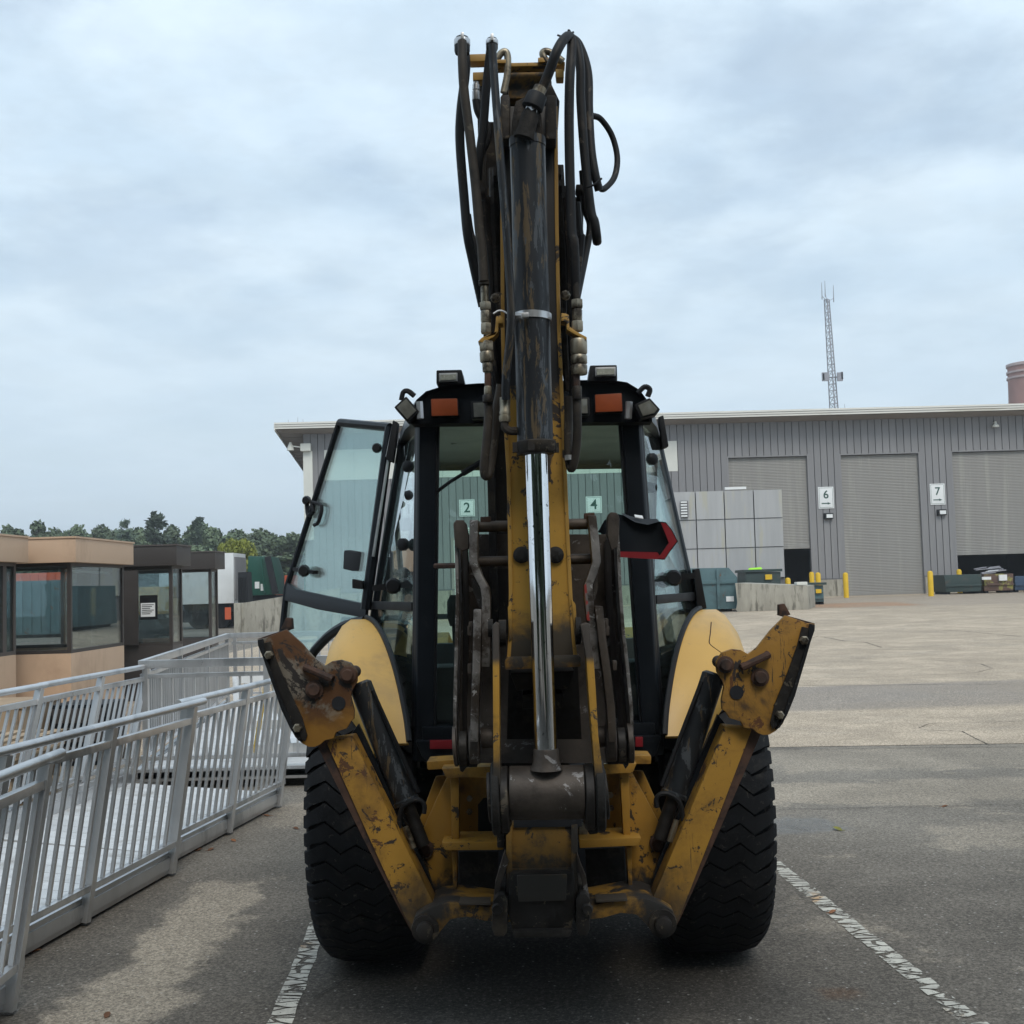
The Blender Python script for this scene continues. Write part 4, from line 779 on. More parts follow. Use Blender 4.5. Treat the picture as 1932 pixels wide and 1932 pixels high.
# ------------------------------------------------------------------ attendant booths
def booth(xr, y0, y1, w, H, zb, mp_, mside, mframe, lab, mull_front=(), mull_side=(), fas=0.335):
    ov = 0.12; xr -= ov; y0 += ov; y1 -= ov; e_ = empty('attendant_booth', (xr-w/2, (y0+y1)/2, 0), lab, 'booth'); x0, x1 = xr-w, xr
    MB().box(x0-ov, x1+ov, y0-ov, y1+ov, H-fas, H).build('roof', mp_, e_, 0.012)
    MB().box(x0-ov-0.015, x1+ov+0.015, y0-ov-0.015, y1+ov+0.015, H, H+0.025).build('roof_edge', mside, e_)
    MB().box(x0+0.05, x1-0.05, y0+0.05, y1-0.05, 0.02, 0.12).build('floor', M['interior'], e_)
    for nm, (a, b, c, d) in (('base_panel', (x0, x1, y0, y0+0.05)), ('base_panel', (x1-0.05, x1, y0+0.052, y1)), ('base_panel', (x0, x0+0.05, y0+0.052, y1)), ('base_panel', (x0+0.052, x1-0.052, y1-0.05, y1))):
        MB().box(a, b, c, d, 0.0, zb).build(nm, mp_ if c == y0 else mside, e_, 0.006)
    MB().box(x0+0.06, x1-0.06, y0+0.06, y0+0.45, zb-0.12, zb-0.06).build('counter', M['interior'], e_)
    zt = H-fas; p = 0.055
    for (a, b) in ((x0,y0),(x1-p,y0),(x0,y1-p),(x1-p,y1-p)): MB().box(a, a+p, b, b+p, zb+0.001, zt-0.001).build('corner_post', mframe, e_)
    for f in mull_front: x = x0+w*f; MB().box(x-0.03, x+0.03, y0+0.005, y0+0.05, zb+0.04, zt-0.05).build('mullion', mframe, e_)
    for f, wd, mm in mull_side: y = y0+(y1-y0)*f; MB().box(x1-0.048, x1-0.006, y-wd, y+wd, zb+0.04, zt-0.05).build('mullion', mm, e_)
    for (a, b, c, d) in ((x0+p,x1-p,y0+0.004,y0+0.05),(x0+p,x1-p,y1-0.05,y1-0.004)):
        for z in (zb, zt-0.05): MB().box(a, b, c, d, z+0.001, z+0.049).build('frame_rail', mframe, e_)
    for (c, d) in ((x0+0.004,x0+0.05),(x1-0.05,x1-0.004)):
        for z in (zb, zt-0.05): MB().box(c, d, y0+p, y1-p, z+0.001, z+0.049).build('frame_rail', mframe, e_)
    g = 0.012
    MB().box(x0+p, x1-p, y0+0.02, y0+0.02+g, zb+0.05, zt-0.05).build('window_pane', M['glass_clear'], e_)
    MB().box(x0+p, x1-p, y1-0.03, y1-0.03+g, zb+0.05, zt-0.05).build('window_pane', M['glass_clear'], e_)
    MB().box(x1-0.03, x1-0.03+g, y0+p, y1-p, zb+0.05, zt-0.05).build('window_pane', M['glass_clear'], e_)
    MB().box(x0+0.02, x0+0.02+g, y0+p, y1-p, zb+0.05, zt-0.05).build('window_pane', M['glass_clear'], e_)
    MB().box(x0+0.08, x1-0.08, y0+0.08, y1-0.08, zt-0.03, zt-0.004).build('ceiling', M['interior'], e_)
    return e_
booth(-6.85, 12.3, 15.75, 2.2, 2.6, 1.03, M['tan'], M['tan'], M['bronzelight'], 'tan guard booth nearest the ramp, its windows reaching past the frame', (0.5,), ((0.80,0.13,M['tan']),(0.9,0.05,M['bronzelight'])))
b2 = booth(-6.32, 16.05, 18.4, 2.1, 2.6, 1.0, M['tan'], M['tan'], M['bronze'], 'tan guard booth with dark window frames beside the dark booths', (0.55,), ())
MB().box(-7.1, -6.9, 18.1, 18.15, 0.95, 2.22).build('inner_door', M['bronze'], b2)
MB().cyl((-6.6,16.4,2.16), (-6.6,18.1,2.14), 0.018, None, 8).build('tube_lamp', M['white'], b2)
b3 = booth(-5.97, 19.5, 20.32, 1.9, 2.6, 0.92, M['bronze'], M['bronzelight'], M['bronze'], 'dark bronze booth with a white notice taped in its window', (0.62, 0.66), ())
a = at(280,1150,19.49); MB().box(a.x-0.14, a.x+0.16, 19.47, 19.48, a.z-0.17, a.z+0.24).build('notice_board', M['blackplastic'], b3); MB().box(a.x-0.12, a.x+0.12, 19.464, 19.469, a.z-0.12, a.z+0.11).build('notice_sheet', M['white'], b3)
for k in range(6): MB().box(a.x-0.1, a.x+0.1-0.03*(k%3), 19.460, 19.4635, a.z+0.075-0.03*k, a.z+0.085-0.03*k).build('printed_line', M['blackplastic'], b3)
MB().box(a.x-0.9, a.x-0.19, 19.53, 19.57, 0.95, 2.2).build('door_leaf', M['bronze'], b3)
booth(-6.33, 23.2, 23.95, 1.9, 2.6, 0.85, M['bronze'], M['bronzelight'], M['bronze'], 'small dark bronze booth in front of the white trailer', (), ())

# ------------------------------------------------------------------ aluminium ramps with picket rails
PK = {}
def sq(w, h, n=1):
    k = (round(w,3), round(h,3))
    if k not in PK: PK[k] = MB().box(-w/2, w/2, -w/2, w/2, 0, h).mesh('picket', M['alu'])
    return PK[k]
def railing(par, A, B, h, posts, lean=(0.0,0.0), z0=0.02, pick=0.112, tube=True, over=(0.25,0.05), low=0.2, up=0.90, pw=0.019, post_w=0.05):
    A, B = Vector((A[0],A[1],0)), Vector((B[0],B[1],0)); d = (B-A).normalized(); L = (B-A).length; ln = Vector((lean[0],lean[1],0))
    def P(s_, z): return A+d*s_+ln*(z/1.07)+Vector((0,0,z))
    az = math.atan2(d.y, d.x)
    def stand(nm, s_, za, zb_, w):
        a, b = P(s_, za), P(s_, zb_); v = b-a; key = (round(w,3), round(v.length,3)); me = sq(w, v.length)
        o = bpy.data.objects.new(nm, me); COL.objects.link(o); o.parent = par; o.location = a-wloc(par)
        o.rotation_euler = (Matrix(((d.x,-d.y,0),(d.y,d.x,0),(0,0,1)))).to_euler(); q = Vector((0,0,1)).rotation_difference(v.normalized()); o.rotation_euler = (q.to_matrix()@Matrix.Rotation(az,3,'Z')).to_euler()
    for s_ in posts: stand('post', s_, z0, h-0.02, post_w)
    zl, zu = low, h*up if tube else h-0.14
    for z, nm, hh in ((zl, 'lower_rail', 0.035), (zu, 'upper_rail', 0.04)):
        mb = MB(); mb.bar(P(0.0, z), P(L, z), 0.04, hh); mb.build(nm, M['alu'], par, 0.003)
    if tube:
        mb = MB(); mb.tube([P(-over[0], h), P(L*0.5, h), P(L+over[1], h)], 0.024, 12, 3); mb.build('handrail', M['alu'], par)
    else:
        mb = MB(); mb.bar(P(-0.03, h-0.03), P(L+0.03, h-0.03), 0.06, 0.075); mb.build('handrail', M['alu'], par, 0.004)
    s_ = pick*0.6
    while s_ < L:
        if all(abs(s_-q) > 0.05 for q in posts): stand('picket', s_, zl+0.018, zu-0.02, pw)
        s_ += pick
def deck(par, A, B, C, D, z, t=0.05, pitch=0.155):
    """A->B right edge, D->C left edge; planks run across"""
    A, B, C, D = [Vector((p[0],p[1],0)) for p in (A,B,C,D)]; n = max(2, int((B-A).length/pitch))
    for k in range(n):
        f0, f1 = (k+0.02)/n, (k+0.98)/n; q = [A+(B-A)*f0, A+(B-A)*f1, D+(C-D)*f1, D+(C-D)*f0]
        mb = MB(); mb.prism([p+Vector((0,0,z-t)) for p in q], (0,0,t)); mb.build('deck_plank', M['aludeck'], par)
def stringer(par, A, B, z0, z1, w=0.05):
    A, B = Vector((A[0],A[1],(z0+z1)/2)), Vector((B[0],B[1],(z0+z1)/2)); mb = MB(); mb.bar(A, B, w, z1-z0); mb.build('side_channel', M['alu'], par, 0.004)
    mb = MB(); mb.bar(A+Vector((0.012,0,0)), B+Vector((0.012,0,0)), w, (z1-z0)*0.55); mb.build('channel_web', M['alu'], par, 0.002)
LN = (0.13, 0.10)
r1_ = empty('aluminium_ramp', (-2.8, 3.9, 0), 'short aluminium ramp section cut by the frame edge, with close picket rail', 'ramp', 'aluminium ramp sections')
railing(r1_, (-2.21,2.6), (-2.30,5.12), 1.07, (0.05, 1.25, 2.47), LN, over=(0.1,0.12), low=0.2)
stringer(r1_, (-2.25,2.6), (-2.34,5.12), 0.03, 0.16); stringer(r1_, (-3.45,2.6), (-3.55,5.12), 0.03, 0.16); deck(r1_, (-2.3,2.6), (-2.39,5.12), (-3.5,5.12), (-3.4,2.6), 0.13)
r2_ = empty('aluminium_ramp', (-3.1, 6.5, 0), 'aluminium ramp section with round handrail and plank deck, middle of the run', 'ramp', 'aluminium ramp sections')
railing(r2_, (-2.62,5.35), (-2.335,7.52), 1.07, (0.02, 1.05, 2.12), LN, over=(0.3,0.1))
stringer(r2_, (-2.65,5.35), (-2.365,7.52), 0.02, 0.15); deck(r2_, (-2.68,5.3), (-2.40,7.55), (-3.78,8.1), (-4.0,5.9), 0.12)
stringer(r2_, (-4.02,5.9), (-3.8,8.1), 0.05, 0.26)
railing(r2_, (-4.04,6.2), (-3.84,8.5), 1.12, (0.0, 1.15, 2.25), (0.12,0.3), over=(0.2,0.02), low=0.3)
r3_ = empty('aluminium_ramp', (-3.0, 8.9, 0), 'aluminium ramp section joining the picket railed landing, far end of the run', 'ramp', 'aluminium ramp sections')
railing(r3_, (-2.44,7.62), (-2.14,9.74), 1.07, (0.02, 1.05, 2.08), LN, over=(0.12,0.1))
stringer(r3_, (-2.47,7.62), (-2.17,9.74), 0.02, 0.15); deck(r3_, (-2.51,7.6), (-2.22,9.75), (-3.62,10.4), (-3.8,8.16), 0.12); stringer(r3_, (-3.82,8.16), (-3.64,10.4), 0.05, 0.26)
railing(r3_, (-3.86,8.55), (-3.72,10.55), 1.12, (1.0, 1.98), (0.12,0.3), over=(0.1,0.02), low=0.3)
ld = empty('aluminium_landing', (-3.2, 13.5, 0), 'raised aluminium landing with flat capped picket rails behind the ramps', 'landing')
F0, F1 = (-3.62,10.75), (-1.35,10.75)
railing(ld, F0, F1, 1.17, (0.03,1.15,2.24), (0,0), 0.18, 0.105, False, low=0.28); railing(ld, (-3.64,10.8), (-4.55,17.3), 1.17, (2.2,4.4,6.5), (0,0), 0.18, 0.115, False, low=0.28)
railing(ld, (-4.5,17.35), (-1.9,17.35), 1.17, (0.05,1.3,2.55), (0,0), 0.18, 0.115, False, low=0.28)
for z0, z1 in ((0.08,0.19),): stringer(ld, (-3.66,10.7), (-1.3,10.7), z0, z1); stringer(ld, (-3.66,10.7), (-4.6,17.35), z0, z1); stringer(ld, (-1.3,10.7), (-1.3,17.35), z0, z1)
deck(ld, (-1.35,10.73), (-1.35,17.3), (-4.5,17.3), (-3.6,10.73), 0.18, pitch=0.3)
for x, y in ((-3.5,10.75),(-2.5,10.75),(-1.45,10.75),(-4.3,17.2),(-1.5,17.2)): MB().box(x-0.06, x+0.06, y-0.03, y+0.09, 0, 0.09).build('foot', M['alu'], ld)
# loose railing frames leaning on the landing
for k, (x, y, tz, rz_, hh) in enumerate(((-2.9,11.4,0.5,0.3,0.85),(-2.45,11.6,-0.45,-0.2,0.8),(-2.0,11.5,0.6,0.5,0.75),(-1.75,11.9,-0.3,0.1,0.9))):
    e_ = empty('railing_frame', (x, y, 0.18), 'loose aluminium frame leaning among the stacked parts on the landing', 'frame', 'loose frames on the landing')
    c, s_ = math.cos(rz_), math.sin(rz_); dx = Vector((c, s_, 0)); uz = Vector((-s_*math.sin(tz), c*math.sin(tz), math.cos(tz)))*hh; O = Vector((x, y, 0.2))
    for a, b in ((O, O+uz), (O+dx*0.7, O+dx*0.7+uz)): mb = MB(); mb.bar(a, b, 0.05, 0.05, (0.2,0.9,0.1)); mb.build('stile', M['aludeck'], e_)
    for f in (0.05, 0.35, 0.65, 0.95): mb = MB(); mb.bar(O+uz*f, O+uz*f+dx*0.7, 0.03, 0.09); mb.build('slat', M['white'] if (k+int(f*10)) % 3 == 0 else M['aludeck'], e_)
e_ = MB(); 
for k in range(3):
    x = -2.7+0.5*k; mb = MB(); mb.bar((x,11.2+0.2*k,0.25), (x+0.12,11.25+0.2*k,0.95), 0.07, 0.03); o = mb.build('warning_strip', M['bollard'], origin=(x,11.2,0.18)); tag(o, 'yellow strip standing among the loose aluminium frames', 'strip', 'yellow strips on the landing')
# pallets, crate and dark cabinet behind the ramp
for k in range(4):
    z = 0.0+k*0.145; x, y = -5.0+0.02*k, 10.2+0.03*(k%2); e_ = empty('pallet', (x, y, z), 'weathered wooden pallet in the low stack behind the ramp rail', 'pallet', 'stacked wooden pallets')
    for j in range(3): yy = y-0.5+j*0.47; MB().box(x-0.6, x+0.6, yy, yy+0.08, z+0.022, z+0.115).build('stringer_board', M['wood'], e_)
    for j in range(7):
        xx = x-0.6+j*0.183; MB().box(xx, xx+0.1, y-0.5, y+0.52, z+0.115, z+0.137).build('top_board', M['wood'], e_)
        if j % 3 == 0: MB().box(xx, xx+0.1, y-0.5, y+0.52, z, z+0.022).build('bottom_board', M['wood'], e_)
cr_ = empty('wooden_crate', (-5.75, 12.4, 0), 'tan plywood crate below the tan booths, behind the ramp rail', 'crate')
for (a, b, c, d) in ((-6.25,-5.25,11.9,11.93),(-6.25,-5.25,12.87,12.9),(-6.25,-6.22,11.931,12.869),(-5.28,-5.25,11.931,12.869)): MB().box(a, b, c, d, 0.02, 0.66).build('side_board', M['crate'], cr_)
MB().box(-6.27, -5.23, 11.88, 12.92, 0.66, 0.69).build('lid', M['crate'], cr_)
for x in (-6.2, -5.75, -5.32): MB().box(x-0.04, x+0.04, 11.87, 11.9, 0.02, 0.66).build('batten', M['wood'], cr_)
dc = empty('dark_cabinet', (-4.85, 12.6, 0), 'dark steel cabinet with shelves beside the plywood crate', 'cabinet')
MB().box(-5.15, -4.55, 12.35, 12.95, 0.0, 0.64).build('body', M['black'], dc, 0.01)
for k in range(3): MB().box(-5.12, -4.58, 12.33, 12.35, 0.05+0.2*k, 0.2+0.2*k).build('drawer', M['bronze'], dc, 0.004)
# ------------------------------------------------------------------ backhoe loader, seen from behind
AY, AZ, TR = 5.8, 0.73, 0.73; CX = 0.006
BH = empty('backhoe_loader', (CX, AY, 0), 'yellow and black backhoe loader seen from behind with boom folded and stabilizers raised', 'backhoe loader')
# --- wheels
def wheel(x0, x1, yc, zc_, r, nlug, name='rear_wheel'):
    w = x1-x0; xm = (x0+x1)/2; sgn = 1 if xm > 0 else -1
    a, b = Vector((x0,yc,zc_)), Vector((x1,yc,zc_)); rl = r*0.965
    prof = [(0.44*r,0.10),(0.50*r,0.03),(0.66*r,0.0),(0.80*r,0.005),(0.885*r,0.03),(0.93*r,0.07),(rl*0.975,0.13),(rl,0.25),(rl,0.75),(rl*0.975,0.87),(0.93*r,0.93),(0.885*r,0.97),(0.80*r,0.995),(0.66*r,1.0),(0.50*r,0.97),(0.44*r,0.90)]
    ty = MB().lathe(a, b, prof, 72, False).build(name, M['tyre'], BH)
    # zigzag tread bars, moulded on the carcass
    mb = MB(); pitch = 2*math.pi/nlug; gap = 0.11
    us = [-0.485,-0.46,-0.40,-0.27,-0.135,0.0,0.135,0.27,0.40,0.46,0.485]; zz = [0.05,0.06,0.30,0.62,-0.02,0.42,-0.02,0.62,0.30,0.06,0.05]
    for k in range(nlug):
        a0 = k*pitch; A, B = [], []
        for j, u in enumerate(us):
            e2 = abs(u)/0.485; rr = r*(1-0.085*max(0,(e2-0.62)/0.38)**2)
            g = gap+(0.16 if e2 > 0.80 else 0)+(0.08 if e2 > 0.95 else 0); base = rr-0.010-0.012*(e2 > 0.9)
            for (f, lst) in ((g/2, A), (1-g/2, B)):
                an = a0+(f+zz[j]*sgn*1.0)*pitch; X = xm+u*w
                lst.append((Vector((X, yc+math.cos(an)*base, zc_+math.sin(an)*base)), Vector((X, yc+math.cos(an)*rr, zc_+math.sin(an)*rr))))
        vs = []; 
        for p, q in zip(A, B): vs += [p[0], p[1], q[1], q[0]]
        fs = []
        for j in range(len(us)-1):
            o_ = 4*j
            for c in range(4): fs.append((o_+c, o_+(c+1)%4, o_+4+(c+1)%4, o_+4+c))
        fs += [(0,1,2,3), tuple(4*(len(us)-1)+c for c in (3,2,1,0))]; mb.add(vs, fs)
    mb.build('tread', M['tyre'], ty, 0, 30)
    ri = MB().lathe(Vector((xm-w*0.38,yc,zc_)), Vector((xm+w*0.38,yc,zc_)), [(0.45*r,0),(0.42*r,0.1),(0.40*r,0.45),(0.2*r,0.5),(0.05*r,0.5),(0.2*r,0.55),(0.40*r,0.6),(0.42*r,0.9),(0.45*r,1)], 32, True).build('rim', M['rim'], ty)
    return ty
wheel(-1.035, -0.55, AY, AZ, TR, 54); wheel(0.55, 1.035, AY, AZ, TR, 54)
wheel(-0.98, -0.64, 8.05, 0.47, 0.47, 36, 'front_wheel'); wheel(0.64, 0.98, 8.05, 0.47, 0.47, 36, 'front_wheel')
MB().cyl((-0.6,AY,AZ), (0.6,AY,AZ), 0.16, None, 20).build('rear_axle', M['darksteel'], BH)
MB().box(-0.40, 0.40, 4.95, 8.6, 0.40, 1.02).build('chassis', M['dark'], BH, 0.02)
MB().cyl((-0.64,8.05,0.47), (0.64,8.05,0.47), 0.09, None, 14).build('front_axle', M['darksteel'], BH)
# --- fenders
def fender(s_):
    mb = MB(); n = 22; r0 = 0.93; rg = []
    for k in range(n+1):
        an = math.radians(27+(150-27)*k/n); y = AY-math.cos(an)*r0; z = AZ+math.sin(an)*r0-0.03
        xin = 0.545+(0.88-0.545)*min(1, max(0, (y-4.98)/0.95)); xo = 1.015; 
        f = ss((an-math.radians(27))/math.radians(45)); ri = Vector((0, math.cos(an), -math.sin(an)))
        xo = 0.70+(1.0-0.70)*ss((an-math.radians(20))/math.radians(48))
        if xin > xo-0.16: xin = xo-0.16
        def pt(x, dr): return Vector((s_*x, y, z))-ri*dr
        t = 0.025; rg.append([pt(xin,0), pt(xin+(xo-xin)*0.45,0.0), pt(xin+(xo-xin)*0.70,-0.03), pt(xin+(xo-xin)*0.90,-0.09), pt(xo,-0.18), pt(xo-t,-0.18), pt(xin+(xo-xin)*0.86,-0.105), pt(xin+(xo-xin)*0.66,-0.05), pt(xin+(xo-xin)*0.43,-t), pt(xin,-t)])
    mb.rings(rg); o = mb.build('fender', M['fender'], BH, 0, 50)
    # black seal between fender and cab
    pts = [r_[0] for r_ in rg[:14]]; MB().tube([p+Vector((-s_*0.004,0,0.008)) for p in pts], 0.013, 6, 2).build('fender_seal', M['blackplastic'], o); return o
fender(-1); fd = fender(1)
from mathutils.bvhtree import BVHTree
def on_mesh(o, px, lift=0.002):
    """drop picture points on the surface of an object"""
    bv = BVHTree.FromPolygons([v.co for v in o.data.vertices], [p.vertices[:] for p in o.data.polygons]); og = wloc(o); out_ = []
    for x, y in px:
        d = ray(x, y).normalized(); h = bv.ray_cast(Vector((0,0,CZ))-og, d)
        if h[0] is not None: out_.append(h[0]+og-d*lift)
    return out_
sp_ = on_mesh(fd, [(1342,1174),(1341,1185),(1340,1197),(1338,1211),(1341,1217),(1350,1224),(1360,1231)], 0.0)
if len(sp_) > 2: MB().tube(sp_, 0.0025, 5, 2).build('panel_seam', M['rust'], fd)
# --- cab
def cabpt(x, y, z): return Vector((CX+x, y, z))
ZB, ZM, ZT = 1.14, 1.70, 2.50
def bw(y, z):       # half width of the cab at depth y and height z
    f = (z-ZB)/(ZT-ZB); r_ = 0.545-0.045*f; m_ = 0.94-0.255*f; fr = 0.86-0.20*f
    return r_+(m_-r_)*(y-5.15)/0.82 if y < 5.97 else m_+(fr-m_)*(y-5.97)/0.95
cab = None
def post(name, y, half, zs, w, d, m_, parent, sides=(-1,1), inner=False):
    for s_ in sides:
        mb = MB(); rg = []
        for z in zs:
            xo = bw(y, z); xi = xo-w; rg.append([cabpt(s_*xo, y, z), cabpt(s_*(xo-0.015), y-0.02, z), cabpt(s_*xi, y-0.02, z), cabpt(s_*xi, y+d, z), cabpt(s_*(xo+0.01), y+d, z)])
        mb.rings(rg); mb.build(name, m_, parent, 0.006)
# roof cap: rounded outline, extruded forward
rp = [(776,800),(777,778),(786,755),(804,739),(836,729),(900,724),(1000,721),(1090,718),(1150,717),(1183,722),(1206,736),(1222,757),(1229,785),(1230,796)]
front = [at(x, y, 5.06) for x, y in rp]
cx_ = sum(p.x for p in front)/len(front)
rg = []
for (Y, sx, dz) in ((5.09,0.985,-0.01),(5.05,1.0,0.0),(5.4,1.12,0.02),(6.0,1.29,0.03),(6.85,1.26,0.02),(6.95,1.18,-0.02)):
    rg.append([Vector((cx_+(p.x-cx_)*sx, Y, p.z+dz)) for p in front])
cab = MB().rings(rg).build('cab_roof', M['black'], BH, 0.0, 45)
post('rear_pillar', 5.15, 0, (1.02, 1.2, 1.7, 2.2, 2.52), 0.088, 0.09, M['black'], BH)
post('window_seal', 5.165, 0, (1.16, 1.5, 2.0, 2.5), 0.104, 0.03, M['blackplastic'], BH)
post('door_pillar', 5.95, 0, (1.1, 1.7, 2.1, 2.55), 0.07, 0.08, M['black'], BH)
post('front_pillar', 6.86, 0, (1.1, 1.8, 2.55), 0.06, 0.07, M['black'], BH)
def quad(name, a, b, c, d, m_, parent, t=0.008):
    a, b, c, d = map(Vector, (a,b,c,d)); n = (b-a).cross(d-a).normalized()*t; return MB().prism([a,b,c,d], n).build(name, m_, parent)
quad('rear_window', cabpt(-0.45,5.19,1.19), cabpt(0.45,5.19,1.19), cabpt(0.41,5.19,2.50), cabpt(-0.41,5.19,2.50), M['glass'], BH)
quad('windshield', cabpt(-0.70,6.93,1.35), cabpt(0.70,6.93,1.35), cabpt(0.62,6.90,2.5), cabpt(-0.62,6.90,2.5), M['glass'], BH)
for s_ in (-1, 1):
    e5, e6 = 5.24, 5.95
    for nm, z0, z1 in (('side_window', 1.715, 2.49), ('lower_side_window', 1.17, 1.675)):
        quad(nm, cabpt(s_*(bw(e5,z0)-0.02), e5, z0), cabpt(s_*(bw(e6,z0)-0.02), e6, z0), cabpt(s_*(bw(e6,z1)-0.02), e6, z1), cabpt(s_*(bw(e5,z1)-0.02), e5, z1), M['glass'], BH)
    mb = MB(); mb.bar(cabpt(s_*(bw(5.2,1.695)-0.012), 5.2, 1.695), cabpt(s_*(bw(5.97,1.695)-0.012), 5.97, 1.695), 0.03, 0.04); mb.build('window_rail', M['rust' if False else 'blackplastic'], BH, 0.005)
    # window knobs on the side glass
    for (y, z, rr) in ((5.38, 2.34, 0.028), (5.40, 1.98, 0.03)):
        c = cabpt(s_*(bw(y,z)-0.01), y, z); MB().lathe(c, c+Vector((s_*0.02,-0.035,0)), [(rr*0.7,0),(rr,0.3),(rr,0.8),(rr*0.6,1)], 10).build('window_knob', M['blackplastic'], BH)
    c = cabpt(s_*(bw(5.4,2.2)-0.0), 5.42, 2.21); MB().lathe(c, c+Vector((-s_*0.11,-0.05,0.01)), [(0.022,0),(0.025,0.2),(0.03,0.5),(0.055,0.95),(0.05,1)], 12).build('window_latch', M['blackplastic'], BH)
    c = cabpt(s_*(bw(5.55,1.79)-0.0), 5.55, 1.79); mb = MB(); mb.bar(c+Vector((-0.10,0,-0.008)), c+Vector((0.10,0,0.008)), 0.03, 0.028); mb.lathe(c+Vector((0,-0.03,0)), c+Vector((0,0.02,0)), [(0.03,0),(0.04,0.4),(0.03,1)], 10); mb.build('window_handle', M['blackplastic'], BH)
# lower rear panel, skirt, reflectors
MB().prism([at(x,y,5.11) for x,y in ((795,1372),(1236,1364),(1238,1392),(798,1400))], (0,0.12,0)).build('sill_panel', M['black'], BH, 0.01)
MB().prism([at(x,y,5.08) for x,y in ((783,1398),(1249,1388),(1238,1425),(1210,1442),(823,1448),(797,1430))], (0,0.3,0)).build('cab_skirt', M['black'], BH, 0.012)
for px in ((811,1397,855,1413), (1199,1391,1213,1409)):
    x0, y0, x1, y1 = px; MB().prism([at(x0,y0,5.06),at(x1,y0,5.06),at(x1,y1,5.06),at(x0,y1,5.06)], (0,0.019,0)).build('red_reflector', M['redlens'], BH, 0.002)
MB().box(-0.5, 0.5, 5.2, 6.9, 1.0, 1.12).build('cab_floor', M['interior'], BH)
MB().box(-0.76, 0.76, 5.95, 6.9, 1.0, 1.12).build('cab_floor', M['interior'], BH)
MB().box(-0.40, 0.40, 5.22, 6.85, 2.52, 2.56).build('headliner', M['interior'], BH)
MB().box(-0.72, 0.72, 6.8, 6.88, 1.12, 1.45).build('dashboard', M['interior'], BH, 0.02)
# lights on the roof band
def lamp(name, px, Y, dep, mb_m, lens_m, inset=0.18, tilt=0, parent=None):
    P = [at(x,y,Y) for x,y in px]; c = sum(P, Vector())/len(P); o = MB().prism(P, (0,dep,0)).build(name, mb_m, parent or BH, 0.008)
    Q = [c+(p-c)*(1-inset)+Vector((0,-0.006,0)) for p in P]; MB().prism(Q, (0,0.012,0)).build('lens', lens_m, o, 0.003); return o
lamp('turn_signal', [(812,752),(864,751),(866,785),(813,786)], 5.035, 0.05, M['blackplastic'], M['amber'], 0.06)
lamp('turn_signal', [(1121,744),(1174,741),(1176,777),(1122,779)], 5.035, 0.05, M['blackplastic'], M['amber'], 0.06)
lamp('work_light', [(888,757),(935,755),(936,789),(890,791)], 4.98, 0.09, M['blackplastic'], M['lens'], 0.2)
lamp('work_light', [(1070,750),(1112,749),(1113,783),(1071,785)], 4.98, 0.09, M['blackplastic'], M['lens'], 0.2)
lamp('corner_light', [(743,768),(766,747),(791,776),(769,797)], 5.0, 0.10, M['blackplastic'], M['lens'], 0.22)
lamp('corner_light', [(1197,763),(1226,750),(1246,772),(1239,782),(1209,790)], 4.98, 0.10, M['blackplastic'], M['lens'], 0.25)
for pts in ([(779,752),(766,745),(762,750),(768,738),(783,742)],):
    MB().tube([at(x,y,5.05) for x,y in ((757,755),(761,740),(770,738),(782,747))], 0.012, 6, 4).build('lamp_bracket', M['blackplastic'], BH)
MB().tube([at(x,y,5.05) for x,y in ((1203,742),(1216,730),(1226,735),(1222,748))], 0.012, 6, 4).build('lamp_bracket', M['blackplastic'], BH)
for (x0,x1,xt0,xt1,yb,yt,l) in ((823,877,823,871,725,697,(828,863,703,720)), (1109,1165,1113,1164,719,688,(1123,1162,692,710))):
    MB().prism([at(x0,yb,5.02),at(x1,yb-1,5.02),at(xt1,yt,5.02),at(xt0,yt+1,5.02)], (0,0.14,0)).build('roof_light_box', M['blackplastic'], BH, 0.008)
    o = MB().prism([at(l[0],l[3],5.0),at(l[1],l[3]-1,5.0),at(l[1],l[2],5.0),at(l[0],l[2]+1,5.0)], (0,0.019,0)).build('flood_light', M['silver'], BH, 0.004)
    MB().prism([at(l[0]+3,l[3]-3,4.994),at(l[1]-3,l[3]-4,4.994),at(l[1]-3,l[2]+3,4.994),at(l[0]+3,l[2]+4,4.994)], (0,0.008,0)).build('lens', M['led'], o)
for x in (791, 1187):   # grab irons at the pillar tops
    MB().tube([at(x,758,5.02), at(x+ (2 if x < 1000 else -2),790,5.02)], 0.016, 6, 0).build('pillar_cap', M['silver'], BH)
# --- open left door
H1, H2 = at(736,806,5.93), at(690,1150,5.93); YO = 6.62; O2 = at(541,1108,YO); dpn = (H2-H1).cross(O2-H1)
def dp(x, y, lift=0.0):     # point of the door's plane under a pixel
    r_ = ray(x, y); o_ = Vector((0,0,CZ)); return o_+r_*((H1-o_).dot(dpn)/r_.dot(dpn))+Vector((0,-lift,0))
O1 = dp(640,797)
dn = empty('cab_door', H2); dn.parent = BH; dn.location = H2-wloc(BH)
def dbar(nm, pts, w, h=0.03, m_='black', sm=0): 
    mb = MB(); mb.tube(pts, w/2, 8, sm); return mb.build(nm, M[m_], dn)
O3 = dp(531,1205)
dbar('door_frame', [H1+(O1-H1)*0.02, O1, O2, O3], 0.034, sm=0); dbar('door_frame', [H1, H1+(O1-H1)*0.98], 0.045); dbar('door_frame', [H1, H2], 0.055)
mb = MB(); mb.prism([dp(541,1098,0.02), dp(560,1112,0.02), dp(692,1140,0.02), dp(690,1166,0.02), dp(600,1150,0.02), dp(535,1132,0.02)], (0.01,0.035,0)); mb.build('waist_rail', M['black'], dn, 0.006)
